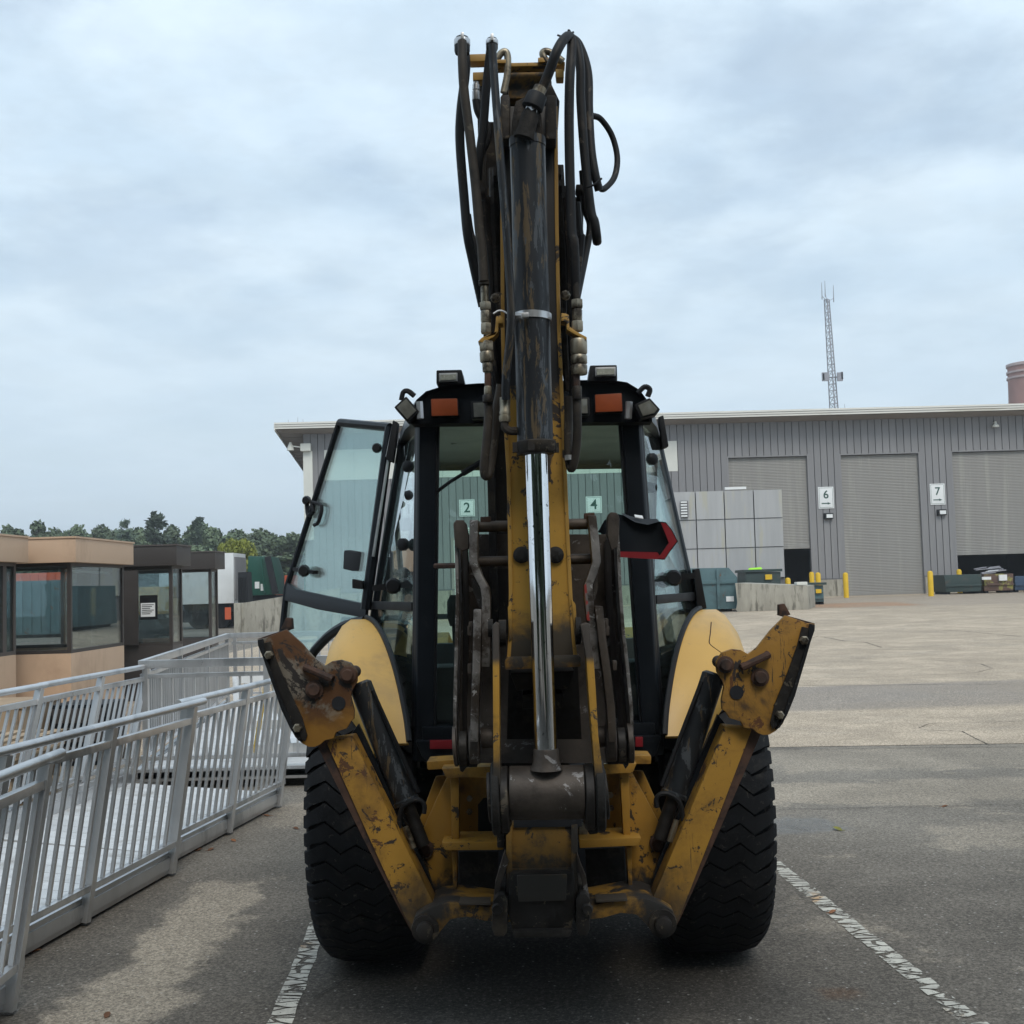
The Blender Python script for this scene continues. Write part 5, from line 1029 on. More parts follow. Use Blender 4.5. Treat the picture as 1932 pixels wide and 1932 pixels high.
arc = [dp(690,1170), dp(655,1178), dp(625,1196), dp(604,1216), dp(590,1233), dp(584,1252)]
dbar('door_sill', arc, 0.05, sm=4); dbar('door_frame', [O2, O3, dp(531,1222), dp(584,1250)], 0.036)
MB().prism([H1,H2,O2,O1], (0.004,0.008,0)).build('door_glass', M['glass'], dn)
MB().prism([dp(690,1166), dp(655,1178), dp(625,1196), dp(604,1216), dp(586,1246), dp(531,1215), dp(537,1132), dp(600,1150)], (0.004,0.008,0)).build('door_glass', M['glass'], dn)
q = lambda x, y, Y=6.3: dp(x, y, 0.02)
MB().tube([q(590,948), q(608,955), q(602,985), q(594,991)], 0.011, 6, 3).build('door_handle', M['blackplastic'], dn); MB().tube([q(580,946), q(583,972), q(592,965), q(590,950)], 0.014, 6, 3).build('door_latch', M['blackplastic'], dn)
for x, y in ((581,945),(713,847)): MB().lathe(q(x,y), q(x,y)-Vector((0,0.05,0)), [(0.022,0),(0.027,0.4),(0.018,1)], 10).build('glass_bolt', M['blackplastic'], dn)
MB().prism([q(650,1038),q(671,1042),q(666,1078),q(648,1074)], (0.04,-0.03,0)).build('latch_box', M['blackplastic'], dn, 0.006)
mb = MB(); mb.bar(q(558,1074,6.3), q(597,1080,6.25), 0.03, 0.02); mb.lathe(q(577,1077), q(577,1077)-Vector((0,0.06,0)), [(0.025,0),(0.035,0.5),(0.025,1)], 10); mb.build('door_catch', M['blackplastic'], dn)
# right door edge hardware and left hinges
for pts in ([(1243,786),(1252,783),(1262,842),(1250,846)], [(1309,1074),(1320,1072),(1334,1148),(1316,1152)], [(741,792),(751,797),(741,872),(727,866)], [(664,1092),(684,1096),(684,1112),(664,1110)]):
    MB().prism([at(x,y,5.88) for x,y in pts], (0,0.08,0)).build('door_hinge', M['blackplastic'], BH, 0.008)
MB().tube([at(744,800,5.9), at(731,862,5.9)], 0.012, 6, 0).build('gas_strut', M['silver'], BH); MB().tube([at(735,850,5.9), at(704,1050,5.9)], 0.008, 6, 0).build('gas_strut', M['silver'], BH)
# wiper, brown rod
MB().tube([at(815,935,5.15), at(848,910,5.14), at(880,890,5.13), at(912,867,5.13)], 0.008, 6, 2).build('wiper_arm', M['blackplastic'], BH)
MB().tube([at(872,894,5.12), at(925,862,5.12)], 0.014, 6, 0).build('wiper_blade', M['blackplastic'], BH)
MB().tube([at(820,1068,5.05), at(862,1067,5.0)], 0.012, 6, 0).build('lever', M['rust'], BH)
# --- inside the cab: seat, column, console
st = MB(); st.prism([Vector((x,5.75,z)) for x,z in ((-0.25,1.45),(0.25,1.45),(0.24,1.75),(0.17,1.95),(-0.17,1.95),(-0.24,1.75))], (0,0.14,0)); seat = st.build('seat', M['seat'], BH, 0.03)
MB().box(-0.25, 0.25, 5.85, 6.35, 1.38, 1.48).build('seat_cushion', M['seat'], seat, 0.03); MB().box(-0.16, 0.16, 5.9, 6.3, 1.12, 1.38).build('seat_base', M['interior'], seat)
MB().prism([Vector((x,5.76,z)) for x,z in ((-0.14,1.955),(0.14,1.955),(0.12,2.12),(-0.12,2.12))], (0,0.09,0)).build('headrest', M['seat'], seat, 0.03)
MB().cyl((0,6.75,1.12), (0,6.55,1.75), 0.04, None, 10).build('steering_column', M['interior'], BH)
c = Vector((0,6.54,1.77)); ax = Vector((0,-0.30,0.95)).normalized(); a_ = Vector((1,0,0)); b_ = ax.cross(a_)
MB().tube([c+(a_*math.cos(t*math.pi/8)+b_*math.sin(t*math.pi/8))*0.19 for t in range(17)], 0.014, 6, 1).build('steering_wheel', M['interior'], BH)
for s_ in (-1, 1):
    MB().box(s_*0.42-0.10, s_*0.42+0.10, 5.28, 5.5, 1.12, 1.42).build('control_console', M['interior'], BH, 0.03)
    MB().tube([(s_*0.36,5.36,1.42),(s_*0.36,5.32,1.62)], 0.012, 6, 0).build('joystick', M['interior'], BH); MB().lathe((s_*0.36,5.32,1.60), (s_*0.36,5.31,1.74), [(0.02,0),(0.032,0.3),(0.03,0.8),(0.015,1)], 10).build('joystick_grip', M['interior'], BH)
# --- front end: hood, loader arms, bucket (mostly hidden, seen from the side)
MB().prism([Vector((-0.42,y,z)) for y,z in ((6.95,0.75),(8.75,0.75),(8.8,1.2),(8.6,1.42),(6.95,1.55))], (0.84,0,0)).build('engine_hood', M['yellow'], BH, 0.03)
for s_ in (-1, 1):
    P = [Vector((s_*0.58-0.06,y,z)) for y,z in ((6.9,1.35),(7.2,1.5),(8.3,1.25),(9.0,0.45),(9.15,0.3),(8.9,0.28),(8.1,0.95),(7.2,1.2))]; MB().prism(P, (0.12,0,0)).build('loader_arm', M['yellow'], BH, 0.01)
P = [Vector((-1.1,y,z)) for y,z in ((9.1,0.05),(10.0,0.05),(9.9,0.12),(9.3,0.2),(9.2,0.5),(9.45,0.95),(9.3,0.98),(9.05,0.5))]; MB().prism(P, (2.2,0,0)).build('loader_bucket', M['yellow_worn'], BH, 0.01)
# --- slow vehicle panel: bent black sheet with red border
svY = 4.62
pts_t = [(1134,998),(1144,982),(1160,970),(1174,966),(1192,974),(1215,980),(1240,978),(1262,976),(1278,1004+14)]
def sv(x, y, Y): return at(x, y, Y)
mb = MB(); top_ = [(1128,1004),(1140,982),(1158,968),(1176,972),(1198,985),(1222,990),(1244,984),(1256,985),(1268,1000),(1279,1021)]
bot_ = [(1134,1006),(1146,1046),(1160,1050),(1176,1051),(1198,1052),(1222,1053),(1244,1055),(1254,1056),(1264,1041),(1279,1022)]
n = len(top_); mb.add([sv(x,y,svY-0.02*math.sin(i)) for i,(x,y) in enumerate(top_)]+[sv(x,y,svY) for x,y in bot_]+[sv(x,y,svY+0.012-0.02*math.sin(i)) for i,(x,y) in enumerate(top_)]+[sv(x,y,svY+0.012) for x,y in bot_],
    [(i,i+1,n+i+1,n+i) for i in range(n-1)]+[(2*n+i,3*n+i,3*n+i+1,2*n+i+1) for i in range(n-1)]+[(i,2*n+i,2*n+i+1,i+1) for i in range(n-1)]+[(n+i,n+i+1,3*n+i+1,3*n+i) for i in range(n-1)])
svo = mb.build('warning_panel', M['black'], BH)
MB().prism([sv(x,y,svY-0.012) for x,y in ((1150,1040),(1240,1042),(1250,1055),(1252,1056),(1150,1050))], (0,0.01,0)).build('red_border', M['redlens'], svo)
MB().prism([sv(x,y,svY-0.022) for x,y in ((1247,986),(1256,987),(1267,1001),(1277,1021),(1263,1040),(1254,1054),(1242,1053),(1262,1024))], (0,0.01,0)).build('red_border', M['redlens'], svo)
mb = MB(); mb.add([sv(1176,972,svY-0.02),sv(1198,985,svY-0.02),sv(1222,990,svY-0.02),sv(1244,984,svY-0.02),sv(1240,979,svY+0.16),sv(1215,979,svY+0.16),sv(1190,974,svY+0.16),sv(1172,967,svY+0.16)], [(0,1,6,7),(1,2,5,6),(2,3,4,5)]); mb.build('bent_flap', M['blackplastic'], svo)
MB().prism([sv(1198,978,svY+0.05)+Vector((0,0,0.004)),sv(1214,981,svY+0.05)+Vector((0,0,0.004)),sv(1212,976,svY+0.1)+Vector((0,0,0.004)),sv(1197,974,svY+0.1)+Vector((0,0,0.004))], (0,0,0.003)).build('white_label', M['white'], svo)

# --- rear frame
FY = 4.58
lp = [(846,1460),(820,1515),(784,1596),(787,1626),(806,1672),(806,1712),(864,1712),(864,1460)]
def mir(P): return [Vector((2*CX-p.x, p.y, p.z)) for p in P]
def both(nm, px, Y, t, m_, bevel=0.005, parent=None):
    P = [at(x,y,Y) for x,y in px]; a = MB().prism(P, (0,t,0)).build(nm, m_, parent or BH, bevel); b = MB().prism(mir(P), (0,t,0)).build(nm, m_, parent or BH, bevel); return a, b
M['beam'] = mat('beam_paint', (0.26, 0.14, 0.02), 0.6, 0, 0.2, 4, dirt=((0.02,0.019,0.018), 0.40, 0.60, 3.2), chip=[((0.02,0.018,0.017), 0.57, 7)], bump=0.15)
M['frame'] = mat('frame_paint', (0.37, 0.195, 0.028), 0.5, 0, 0.12, 3, dirt=((0.12,0.065,0.018), 0.5, 0.8, 3), chip=[((0.03,0.024,0.02), 0.64, 12)], grads=[(2, 0.72, 0.62, (0.022,0.021,0.02), 0.5, 7)], bump=0.06)
both('side_plate', lp, FY, 0.03, M['frame']); both('gusset_plate', [(848,1462),(822,1465),(792,1545),(800,1560)], FY+0.09, 0.02, M['frame'])
both('frame_flange', [(849,1466),(866,1466),(866,1592),(853,1592)], FY-0.06, 0.06, M['frame']); both('frame_flange', [(852,1606),(862,1606),(862,1708),(856,1708)], FY-0.06, 0.06, M['frame'])
both('back_plate', [(866,1466),(930,1466),(930,1592),(866,1592)], FY+0.12, 0.02, M['frame'])
both('lower_back_plate', [(866,1606),(940,1606),(940,1708),(866,1708)], FY+0.16, 0.02, M['grease'])
both('top_shelf', [(833,1450),(925,1446),(925,1466),(842,1468)], FY-0.10, 0.18, M['frame'], 0.006); both('mounting_pad', [(805,1437),(862,1433),(862,1450),(806,1453)], FY-0.0, 0.14, M['frame'], 0.008)
both('middle_shelf', [(833,1590),(950,1588),(950,1604),(840,1605)], FY-0.12, 0.2, M['frame'], 0.006)
for y in (1506, 1531):
    for s_ in (0, 1):
        c = at(886, y, FY+0.11)
        if s_: c.x = 2*CX-c.x
        MB().lathe(c, c-Vector((0,0.014,0)), [(0.012,0),(0.012,1)], 6).build('bolt', M['fitting'], BH)
both('slot_shade', [(902,1518),(912,1506),(930,1504),(930,1584),(910,1582),(902,1574)], FY+0.117, 0.004, M['dark'], 0)  # thin dark sheet painted as the shade inside the slot
both('hose_bracket', [(934,1560),(948,1560),(952,1588),(932,1588)], FY-0.03, 0.05, M['fitting'], 0.004)
for s_ in (0, 1):
    c = at(802, 1601, FY)
    if s_: c.x = 2*CX-c.x
    MB().lathe(c, c-Vector((0,0.03,0)), [(0.034,0),(0.034,0.5),(0.026,0.55),(0.022,0.9),(0.012,1)], 20).build('pivot_pin', M['rust'], BH)
# bottom cross beam with round ends
bt = [(776,1750),(782,1730),(800,1718),(830,1705),(862,1703),(930,1712),(1012,1716)]; bb = [(1012,1742),(960,1740),(915,1738),(880,1730),(850,1735),(832,1756),(820,1774),(803,1782),(786,1776),(777,1764)]
both('cross_beam', bt+bb, 4.33, 0.26, M['beam'], 0.008)
both('beam_lip', [(866,1703),(925,1703),(925,1708),(866,1708)], 4.31, 0.08, M['linkyellow'], 0.002)
for s_ in (0, 1):
    c = at(803, 1752, 4.33)
    if s_: c.x = 2*CX-c.x
    MB().lathe(c, c-Vector((0,0.045,0)), [(0.05,0),(0.05,0.35),(0.032,0.4),(0.03,0.9),(0.018,1)], 24).build('pivot_pin', M['darksteel'], BH)

# --- stabilizers
def c8(x, y): return (464.4+0.1878*x, 1124.8+0.1878*y)
SY = 4.36
padL = [c8(*p) for p in ((112,435),(180,425),(400,335),(560,480),(700,640),(790,700),(860,655),(950,640),(1050,670),(1118,760),(1112,860),(1065,950),(1050,1010),(1085,1150),(1082,1235),(1050,1262),(1010,1330),(960,1345),(900,1370),(880,1430),(790,1448),(745,1490),(690,1515),(630,1515),(560,1480),(490,1415),(440,1320),(350,1130),(280,930),(220,760),(165,600),(120,490))]
stripL = [c8(*p) for p in ((165,475),(240,455),(300,640),(400,880),(470,1030),(560,1220),(612,1400),(590,1460),(520,1420),(470,1330),(370,1120),(290,910),(220,720))]
rubL = [c8(*p) for p in ((112,440),(160,430),(190,560),(300,900),(420,1180),(500,1380),(560,1470),(520,1450),(440,1330),(350,1140),(280,940),(215,760),(160,600),(118,500))]
legL = [(614,1398),(664,1390),(752,1570),(817,1702),(826,1745),(815,1768),(795,1774),(778,1762),(760,1722),(700,1590)]
flL = [(597,1405),(616,1398),(702,1590),(762,1722),(780,1764),(770,1748),(740,1690),(690,1592)]
for s_ in (0, 1):
    stb = empty('stabilizer', at(803,1752,4.45)); stb.parent = BH
    def tp(px, Y):
        P = [at(x,y,Y) for x,y in px]; return mir(P) if s_ else P
    c0 = tp([(803,1752)], 4.45)[0]; stb.location = c0-wloc(BH)
    if s_: stb['label'] = 'stabilizer leg with yellow painted pad'
    else: stb['label'] = 'stabilizer leg with bare rusty pad'
    padm = M['yellow_worn'] if s_ else M['pad_rusty']
    def pp(nm, px, Y, t, m_, bv=0.004): return MB().prism(tp(px, Y), (0,t,0)).build(nm, m_, stb, bv)
    pp('pad_plate', padL, SY, 0.025, padm, 0.004); pp('pad_rear_plate', padL, SY+0.17, 0.025, padm, 0.004)
    pp('wear_strip', stripL, SY-0.012, 0.012, M['darksteel'], 0.003); pp('rubber_pad', rubL, SY-0.02, 0.235, M['tyre'], 0.006)
    top_ = [c8(*p) for p in ((112,430),(400,330),(412,338),(120,442))]; pp('pad_top', top_, SY+0.0255, 0.144, M['rust'], 0.002)
    pp('pad_lug', [c8(*p) for p in ((345,330),(400,215),(455,222),(462,330),(420,345))], SY+0.06, 0.04, M['rust'], 0.004)
    for bx_, by_ in ((235,590),(522,1320)):
        c = tp([c8(bx_,by_)], SY-0.012)[0]; MB().lathe(c, c-Vector((0,0.022,0)), [(0.017,0),(0.017,0.8),(0.012,1)], 6).build('bolt', M['fitting'], stb)
    for bx_, by_, r_ in ((690,935,0.025),(1025,790,0.0235)):
        c = tp([c8(bx_,by_)], SY)[0]; MB().lathe(c+Vector((0,0.17,0)), c-Vector((0,0.03,0)), [(r_*1.0,0),(r_*1.0,0.80),(r_*1.35,0.82),(r_*1.35,0.9),(r_*0.95,0.91),(r_*0.95,0.985),(r_*0.8,1),(r_*0.3,1)], 18).build('pad_pin', M['rust'], stb)
    c = tp([c8(930,1075)], SY)[0]; MB().lathe(c-Vector((0,-0.001,0)), c-Vector((0,0.004,0)), [(0.026,0),(0.026,1)], 14).build('hole_shade_disc', M['dark'], stb)  # raised dark disc in place of a shaded hole
    a, b = tp([c8(590,715)], SY-0.03)[0], tp([c8(850,825)], SY-0.03)[0]; MB().tube([a+Vector((0,0.05,0)), a, b, b+Vector((0,0.05,0))], 0.014, 8, 0).build('lock_rod', M['rust'], stb)
    pp('leg_box', legL, SY+0.045, 0.12, M['leg_paint'], 0.008); pp('leg_flange', flL, SY+0.055, 0.13, M['rust'], 0.003)
    a, b = tp([(678,1288)], SY+0.22)[0], tp([(768,1516)], SY+0.18)[0]; d = b-a
    MB().lathe(a, b, [(0.034,0),(0.046,0.02),(0.046,0.96),(0.052,0.97),(0.052,1.0),(0.03,1.0)], 24).build('lift_cylinder', M['cylblack'], stb)
    pp('leg_shade_plate', [(660,1388),(676,1366),(700,1418),(748,1520),(806,1640),(826,1702),(817,1704),(752,1572)], SY+0.16, 0.03, M['black'], 0.003)  # black plate standing in for shade on the leg's inner side
    MB().cyl(b-d*0.01, b+d*0.34, 0.026, None, 14).build('lift_rod', M['darksteel'], stb)
    MB().tube([a+Vector(((-1 if s_ else 1)*0.055,-0.03,-0.03)), b+Vector(((-1 if s_ else 1)*0.05,-0.05,0.05))], 0.009, 6, 0).build('steel_line', M['blackplastic'], stb)
    MB().tube(tp([(753,1562),(754,1540),(760,1522),(778,1510),(793,1510),(801,1520),(800,1535)], SY+0.10), 0.009, 8, 4).build('hose_loop', M['hose'], stb)
    MB().tube(tp([(765,1560),(772,1580),(780,1600)], SY+0.12), 0.012, 8, 3).build('line_fitting', M['fitting'], stb)
    MB().tube(tp([(760,1555),(775,1590),(790,1640),(800,1690)], SY+0.2), 0.016, 8, 3).build('line_hose', M['hosebrown'], stb)

# --- swing casting at the bottom
CYc = 4.12
P = [(955,1556),(1088,1552),(1092,1694),(957,1700)]; plate('swing_casting', P, CYc, 0.35, M['casting'], BH, 0.012)
plate('casting_rib', [(957,1640),(1090,1638),(1090,1644),(957,1646)], CYc-0.012, 0.012, M['casting'], BH, 0.003)
for x0, x1 in ((955,966),(1078,1090)): plate('casting_rib', [(x0,1558),(x1,1557),(x1,1696),(x0,1697)], CYc-0.03, 0.03, M['casting'], BH, 0.004)
plate('boom_foot', [(962,1648),(1083,1646),(1086,1720),(1074,1768),(970,1770),(958,1722)], CYc-0.06, 0.3, M['darksteel'], BH, 0.012)
plate('foot_rib', [(975,1652),(1070,1650),(1068,1700),(978,1702)], CYc-0.075, 0.016, M['casting'], BH, 0.006)
plate('foot_lip', [(966,1756),(1080,1754),(1076,1768),(970,1770)], CYc-0.085, 0.03, M['grease'], BH, 0.006)
for pts in ([(930,1700),(940,1688),(952,1688),(958,1700),(957,1760),(950,1768),(934,1768),(927,1752)], [(1087,1698),(1094,1686),(1106,1686),(1114,1698),(1113,1756),(1108,1766),(1092,1767),(1087,1756)]):
    plate('swing_ear', pts, CYc-0.09, 0.3, M['darksteel'], BH, 0.012)
for pts in ([(952,1608),(942,1640),(934,1668),(933,1700),(943,1700),(944,1672),(952,1646),(960,1625)], [(1088,1606),(1096,1632),(1106,1656),(1112,1698),(1103,1700),(1098,1664),(1090,1640)]):
    plate('swing_link', pts, CYc-0.04, 0.06, M['buckets'], BH, 0.004)
for x in (938, 1108): c = at(x, 1715, CYc-0.095); MB().lathe(c, c-Vector((0,0.012,0)), [(0.02,0),(0.016,1)], 12).build('bolt', M['darksteel'], BH)
plate('casting_void_shade', [(969,1525),(1098,1523),(1098,1560),(969,1562)], CYc-0.01, 0.2, M['dark'], BH, 0.004)  # solid dark block standing in for the shaded recess

# --- boom (behind) and stick (in front)
def boom():
    mb = MB(); B = lambda x, y, Y: at(x, y, Y)
    for nm, xs in (('boom_side', ((938,952),(1066,1080))),):
        for (a, b) in xs:
            lo = [B(a,1560,4.5), B(b,1560,4.5)]; pts = []
            mb = MB(); rg = []
            for (y, Y, d, sh) in ((1600,4.42,0.35,0),(1250,4.42,0.34,-2),(950,4.40,0.32,-6),(700,4.36,0.30,-8),(420,4.26,0.28,-8),(220,4.16,0.24,-4),(150,4.10,0.18,-2)):
                dx = (1600-y)*-0.027+sh*0; p, q_ = B(a+dx, y, Y), B(b+dx, y, Y); rg.append([p, q_, q_+Vector((0,d,0)), p+Vector((0,d,0))])
            mb.rings(rg); mb.build(nm, M['darksteel'], BH, 0.006)
    mb = MB(); rg = []
    for (y, Y, d) in ((1600,4.50,0.2),(1250,4.50,0.2),(950,4.48,0.2),(700,4.45,0.18),(420,4.36,0.16),(230,4.26,0.1)):
        dx = (1600-y)*-0.027; p, q_ = B(952+dx, y, Y), B(1066+dx, y, Y); rg.append([p, q_, q_+Vector((0,d,0)), p+Vector((0,d,0))])
    mb.rings(rg); mb.build('boom_web', M['darksteel'], BH)
boom()
SKY = 3.86
skl = [(945,200),(944,420),(945,620),(948,760),(956,900),(958,1000),(960,1120),(959,1200),(956,1248)]; skr = [(1052,200),(1054,420),(1058,620),(1064,760),(1070,900),(1074,1000),(1080,1120),(1085,1200),(1090,1248)]
mb = MB(); rg = []
for (l, r_) in zip(skl, skr):
    p, q_ = at(l[0]+2,l[1],SKY), at(r_[0]-2,r_[1],SKY); rg.append([p, q_, q_+Vector((0,0.24,0)), p+Vector((0,0.24,0))])
mb.rings(rg); stk = mb.build('stick', M['stick'], BH, 0.006)
for lst, w in ((skl, 1), (skr, -1)):
    mb = MB(); rg = []
    for x, y in lst:
        p, q_ = at(x,y,SKY-0.006), at(x+w*7,y,SKY-0.006); rg.append([p, q_, q_+Vector((0,0.02,0)), p+Vector((0,0.02,0))])
    mb.rings(rg); mb.build('stick_flange', M['stickedge'], stk, 0.002)
plate('stick_foot', [(952,1247),(957,1240),(1088,1236),(1096,1240),(1096,1258),(953,1264)], SKY-0.03, 0.32, M['casting'], stk, 0.006)
for x in (1048, 984): c = at(x, 1047, SKY); MB().lathe(c, c-Vector((0,0.02,0)), [(0.028,0),(0.028,0.5),(0.02,0.9),(0.008,1)], 18).build('stop_button', M['grease'], stk)
for pts in ([(958,1145),(966,1138),(967,1205),(960,1210)], [(1078,1130),(1086,1140),(1092,1215),(1086,1218)]): plate('boss_plate', pts, SKY-0.012, 0.2, M['stick'], stk, 0.004)
# dark plate standing in for the shaded hollow below the stick
plate('lower_void_shade', [(960,1262),(1090,1258),(1100,1440),(955,1445)], 4.35, 0.05, M['grease'], BH, 0)
for pts in ([(962,1270),(1084,1266),(1070,1300),(975,1303)], [(985,1310),(1062,1308),(1062,1336),(985,1338)]): plate('stick_end', pts, 4.1, 0.2, M['darksteel'], BH, 0.006)

# --- bucket cylinder in front of the stick
CY_ = 3.74
ct, cb_ = at(995,262,CY_), at(1010,838,CY_)
cyl = MB().lathe(ct, cb_, [(0.03,0),(0.060,0.0),(0.0605,0.028),(0.058,0.03),(0.058,0.985),(0.058,1.0)], 40).build('bucket_cylinder', M['cylblack'], BH)
g0, g1 = at(1010.5,832,CY_), at(1011.5,857,CY_); MB().lathe(g0, g1, [(0.060,0),(0.066,0.1),(0.066,0.75),(0.058,1.0),(0.04,1.0)], 28).build('gland_nut', M['darksteel'], cyl)
for k in range(6):
    a = k*math.pi/3+0.3; c = g0+(g1-g0)*0.5+Vector((math.cos(a)*0.067, math.sin(a)*0.067, 0)); MB().box(c.x-0.011, c.x+0.011, c.y-0.008, c.y+0.008, c.z-0.016, c.z+0.016).build('gland_lug', M['darksteel'], cyl)
MB().cyl(at(1011.5,850,CY_), at(1030.5,1432,CY_), 0.0365, None, 40).build('piston_rod', M['chrome'], cyl)
MB().lathe(at(1030,1412,CY_), at(1031,1452,CY_), [(0.0385,0),(0.041,0.1),(0.042,0.6),(0.052,1)], 24).build('rod_eye_neck', M['buckets'], cyl)
# head end: clevis, knuckle, hose joint
MB().prism([at(x,y,CY_) for x,y in ((964,262),(966,225),(972,190),(988,182),(1006,182),(1018,195),(1023,228),(1026,262))], (0,0.1,0)).build('cylinder_eye', M['grease'], cyl, 0.012)
MB().lathe(at(988,262,CY_-0.05), at(1004,205,CY_-0.05), [(0.035,0),(0.03,0.3),(0.03,0.75),(0.022,1)], 10).build('port_block', M['grease'], cyl)
MB().cyl(at(1002,213,CY_-0.055), at(1004,203,CY_-0.055), 0.022, None, 6).build('hex_fitting', M['silver'], cyl)
MB().lathe(at(1003,206,CY_-0.055), at(1014,178,CY_-0.055), [(0.030,0),(0.036,0.1),(0.034,0.9),(0.03,1)], 16).build('elbow_nut', M['blackplastic'], cyl)
MB().lathe(at(1014,178,CY_-0.055), at(1020,165,CY_-0.055), [(0.022,0),(0.022,1)], 12).build('crimp', M['fitting'], cyl)
for x0, x1 in ((944,962),(1030,1050)): plate('head_boss', [(x0,182),(x0+2,178),(x1-2,178),(x1,182),(x1,262),(x0,262)], CY_+0.03, 0.2, M['darksteel'], BH, 0.012)
# clamp band on barrel and small hose
bc = at(1004.5,599,CY_); MB().lathe(bc-Vector((0,0,0.012)), bc+Vector((0.001,0,0.012)), [(0.0595,0),(0.062,0.05),(0.062,0.95),(0.0595,1)], 32, False).build('clamp_band', M['silver'], cyl)
MB().tube([at(960,603,CY_-0.03), at(968,598,CY_-0.07), at(985,597,CY_-0.085)], 0.009, 6, 3).build('clamp_tail', M['silver'], cyl); plate('clamp_buckle', [(978,590),(998,589),(998,598),(977,600)], CY_-0.085, 0.02, M['silver'], cyl, 0.003)
MB().tube([at(970,603,CY_-0.06), at(955,590,CY_-0.05), at(942,586,CY_-0.05), at(931,592,CY_-0.05)], 0.003, 5, 4).build('cable_tie', M['white'], cyl)
# elbow at the barrel bottom left
MB().tube([at(975,813,CY_), at(962,813,CY_-0.02), at(953,806,CY_-0.02), at(952,792,CY_-0.02)], 0.014, 8, 4).build('port_elbow', M['hosebrown'], cyl)
MB().lathe(at(952.5,796,CY_-0.02), at(953,750,CY_-0.02), [(0.0165,0),(0.0185,0.05),(0.0185,0.25),(0.016,0.27),(0.018,0.4),(0.0165,0.45),(0.0175,1)], 12).build('crimp', M['fitting'], cyl)

# --- head of the boom with pipe clamps
plate('head_plate', [(958,128),(1027,126),(1028,184),(959,186)], 3.86, 0.25, M['casting'], BH, 0.006)
plate('head_bracket', [(936,119),(1066,116),(1066,123),(936,126)], 3.80, 0.05, M['stickedge'], BH, 0.003)
for pts in ([(936,112),(962,111),(963,119),(936,119)], [(1015,108),(1036,108),(1036,117),(1015,117)], [(892,136),(922,135),(922,150),(892,151)], [(1048,130),(1064,130),(1064,146),(1050,146)], [(886,102),(918,101),(918,115),(886,116)]):
    plate('pipe_clamp', pts, 3.79, 0.05, M['stickedge'], BH, 0.004)
for pts in ([(944,186),(958,150),(960,230),(946,262)], [(1028,132),(1044,165),(1056,190),(1052,240),(1040,262),(1030,262)]): plate('head_cheek', pts, 3.9, 0.22, M['darksteel'], BH, 0.006)
def tube(nm, px, r, m_='hose', Y=3.78, dY=None, n=10, sm=7):
    P = [at(p[0], p[1], (p[2] if len(p) > 2 else Y)) for p in px]; return MB().tube(P, r, n, sm).build(nm, M[m_], BH)
tube('steel_pipe', [(938,111),(946,100),(954,98),(958,110),(957,140),(950,175)], 0.012, 'fitting', 3.8); tube('steel_pipe', [(1032,118),(1024,103),(1028,97),(1040,100),(1062,116)], 0.012, 'fitting', 3.8)
def c1(x, y, Y=3.78): return (820.0+0.2066*x, 43.5+0.2066*y, Y)
def c2(x, y, Y=3.78): return (820.0+0.2066*x, 406.4+0.2066*y, Y)
def c3(x, y, Y=3.78): return (725.7+0.169*x, 653.1+0.169*y, Y)
def c4(x, y, Y=3.78): return (1016+0.169*x, 653.1+0.169*y, Y)
# left bundle
tube('hydraulic_hose', [c1(252,170,3.70),c1(256,400,3.68),c1(272,640,3.68),c1(325,1050,3.68),c1(375,1500,3.68),c1(410,1900,3.68),c2(432,300,3.68),c2(448,600,3.68)], 0.0155, 'hosebrown')
tube('hydraulic_hose', [c1(262,170,3.78),c1(285,400,3.77),c1(240,800,3.76),c1(232,1100,3.76),c1(270,1600,3.76),c1(300,1930,3.76),c2(345,400,3.78),c2(400,650,3.8),c2(440,830,3.82)], 0.0155)
tube('hydraulic_hose', [c1(525,200,3.66),c1(545,500,3.66),c1(590,1100,3.65),c1(640,1700,3.65),c2(660,200,3.65),c2(692,700,3.65),c2(698,950,3.65),c2(680,1200,3.66),c2(652,1480,3.68),c2(650,1680,3.70)], 0.0135, 'cylblack')
tube('hydraulic_hose', [c1(515,200,3.74),c1(475,560,3.75),c1(445,950,3.76),c1(405,1250,3.77),c1(395,1430,3.80)], 0.0145)
tube('hydraulic_hose', [c1(378,700,3.80),c1(395,800,3.80),c1(440,890,3.80),c1(490,960,3.80),c1(475,1080,3.80),c1(410,1230,3.80),c1(388,1420,3.82)], 0.0135)
for (x0, x1, y0, y1) in ((178,325,92,300),(468,580,105,270)):
    p0, p1 = at(*c1((x0+x1)/2, y1-20, 3.73)), at(*c1((x0+x1)/2, y0+30, 3.73)); rr = (x1-x0)*0.2066/2195*3.73/2
    MB().lathe(p0, p1, [(rr*0.9,0),(rr*1.0,0.15),(rr*1.0,0.75),(rr*0.8,0.93),(rr*0.35,1.05)], 20).build('hose_sleeve', M['hose'], BH); MB().lathe(p0+(p1-p0)*0.45, p0+(p1-p0)*0.8, [(rr*1.02,0),(rr*1.05,0.08),(rr*1.05,0.92),(rr*1.02,1)], 20, False).build('hose_clamp', M['silver'], BH)
    q_ = p0+(p1-p0)*1.0; plate('clamp_screw', [(q_.x*0+c1((x0+x1)/2-14,0)[0], c1(0,y0-10)[1]), (c1((x0+x1)/2+14,0)[0], c1(0,y0-10)[1]), (c1((x0+x1)/2+14,0)[0], c1(0,y0+50)[1]), (c1((x0+x1)/2-14,0)[0], c1(0,y0+50)[1])], 3.69, 0.03, M['silver'], BH, 0.002)
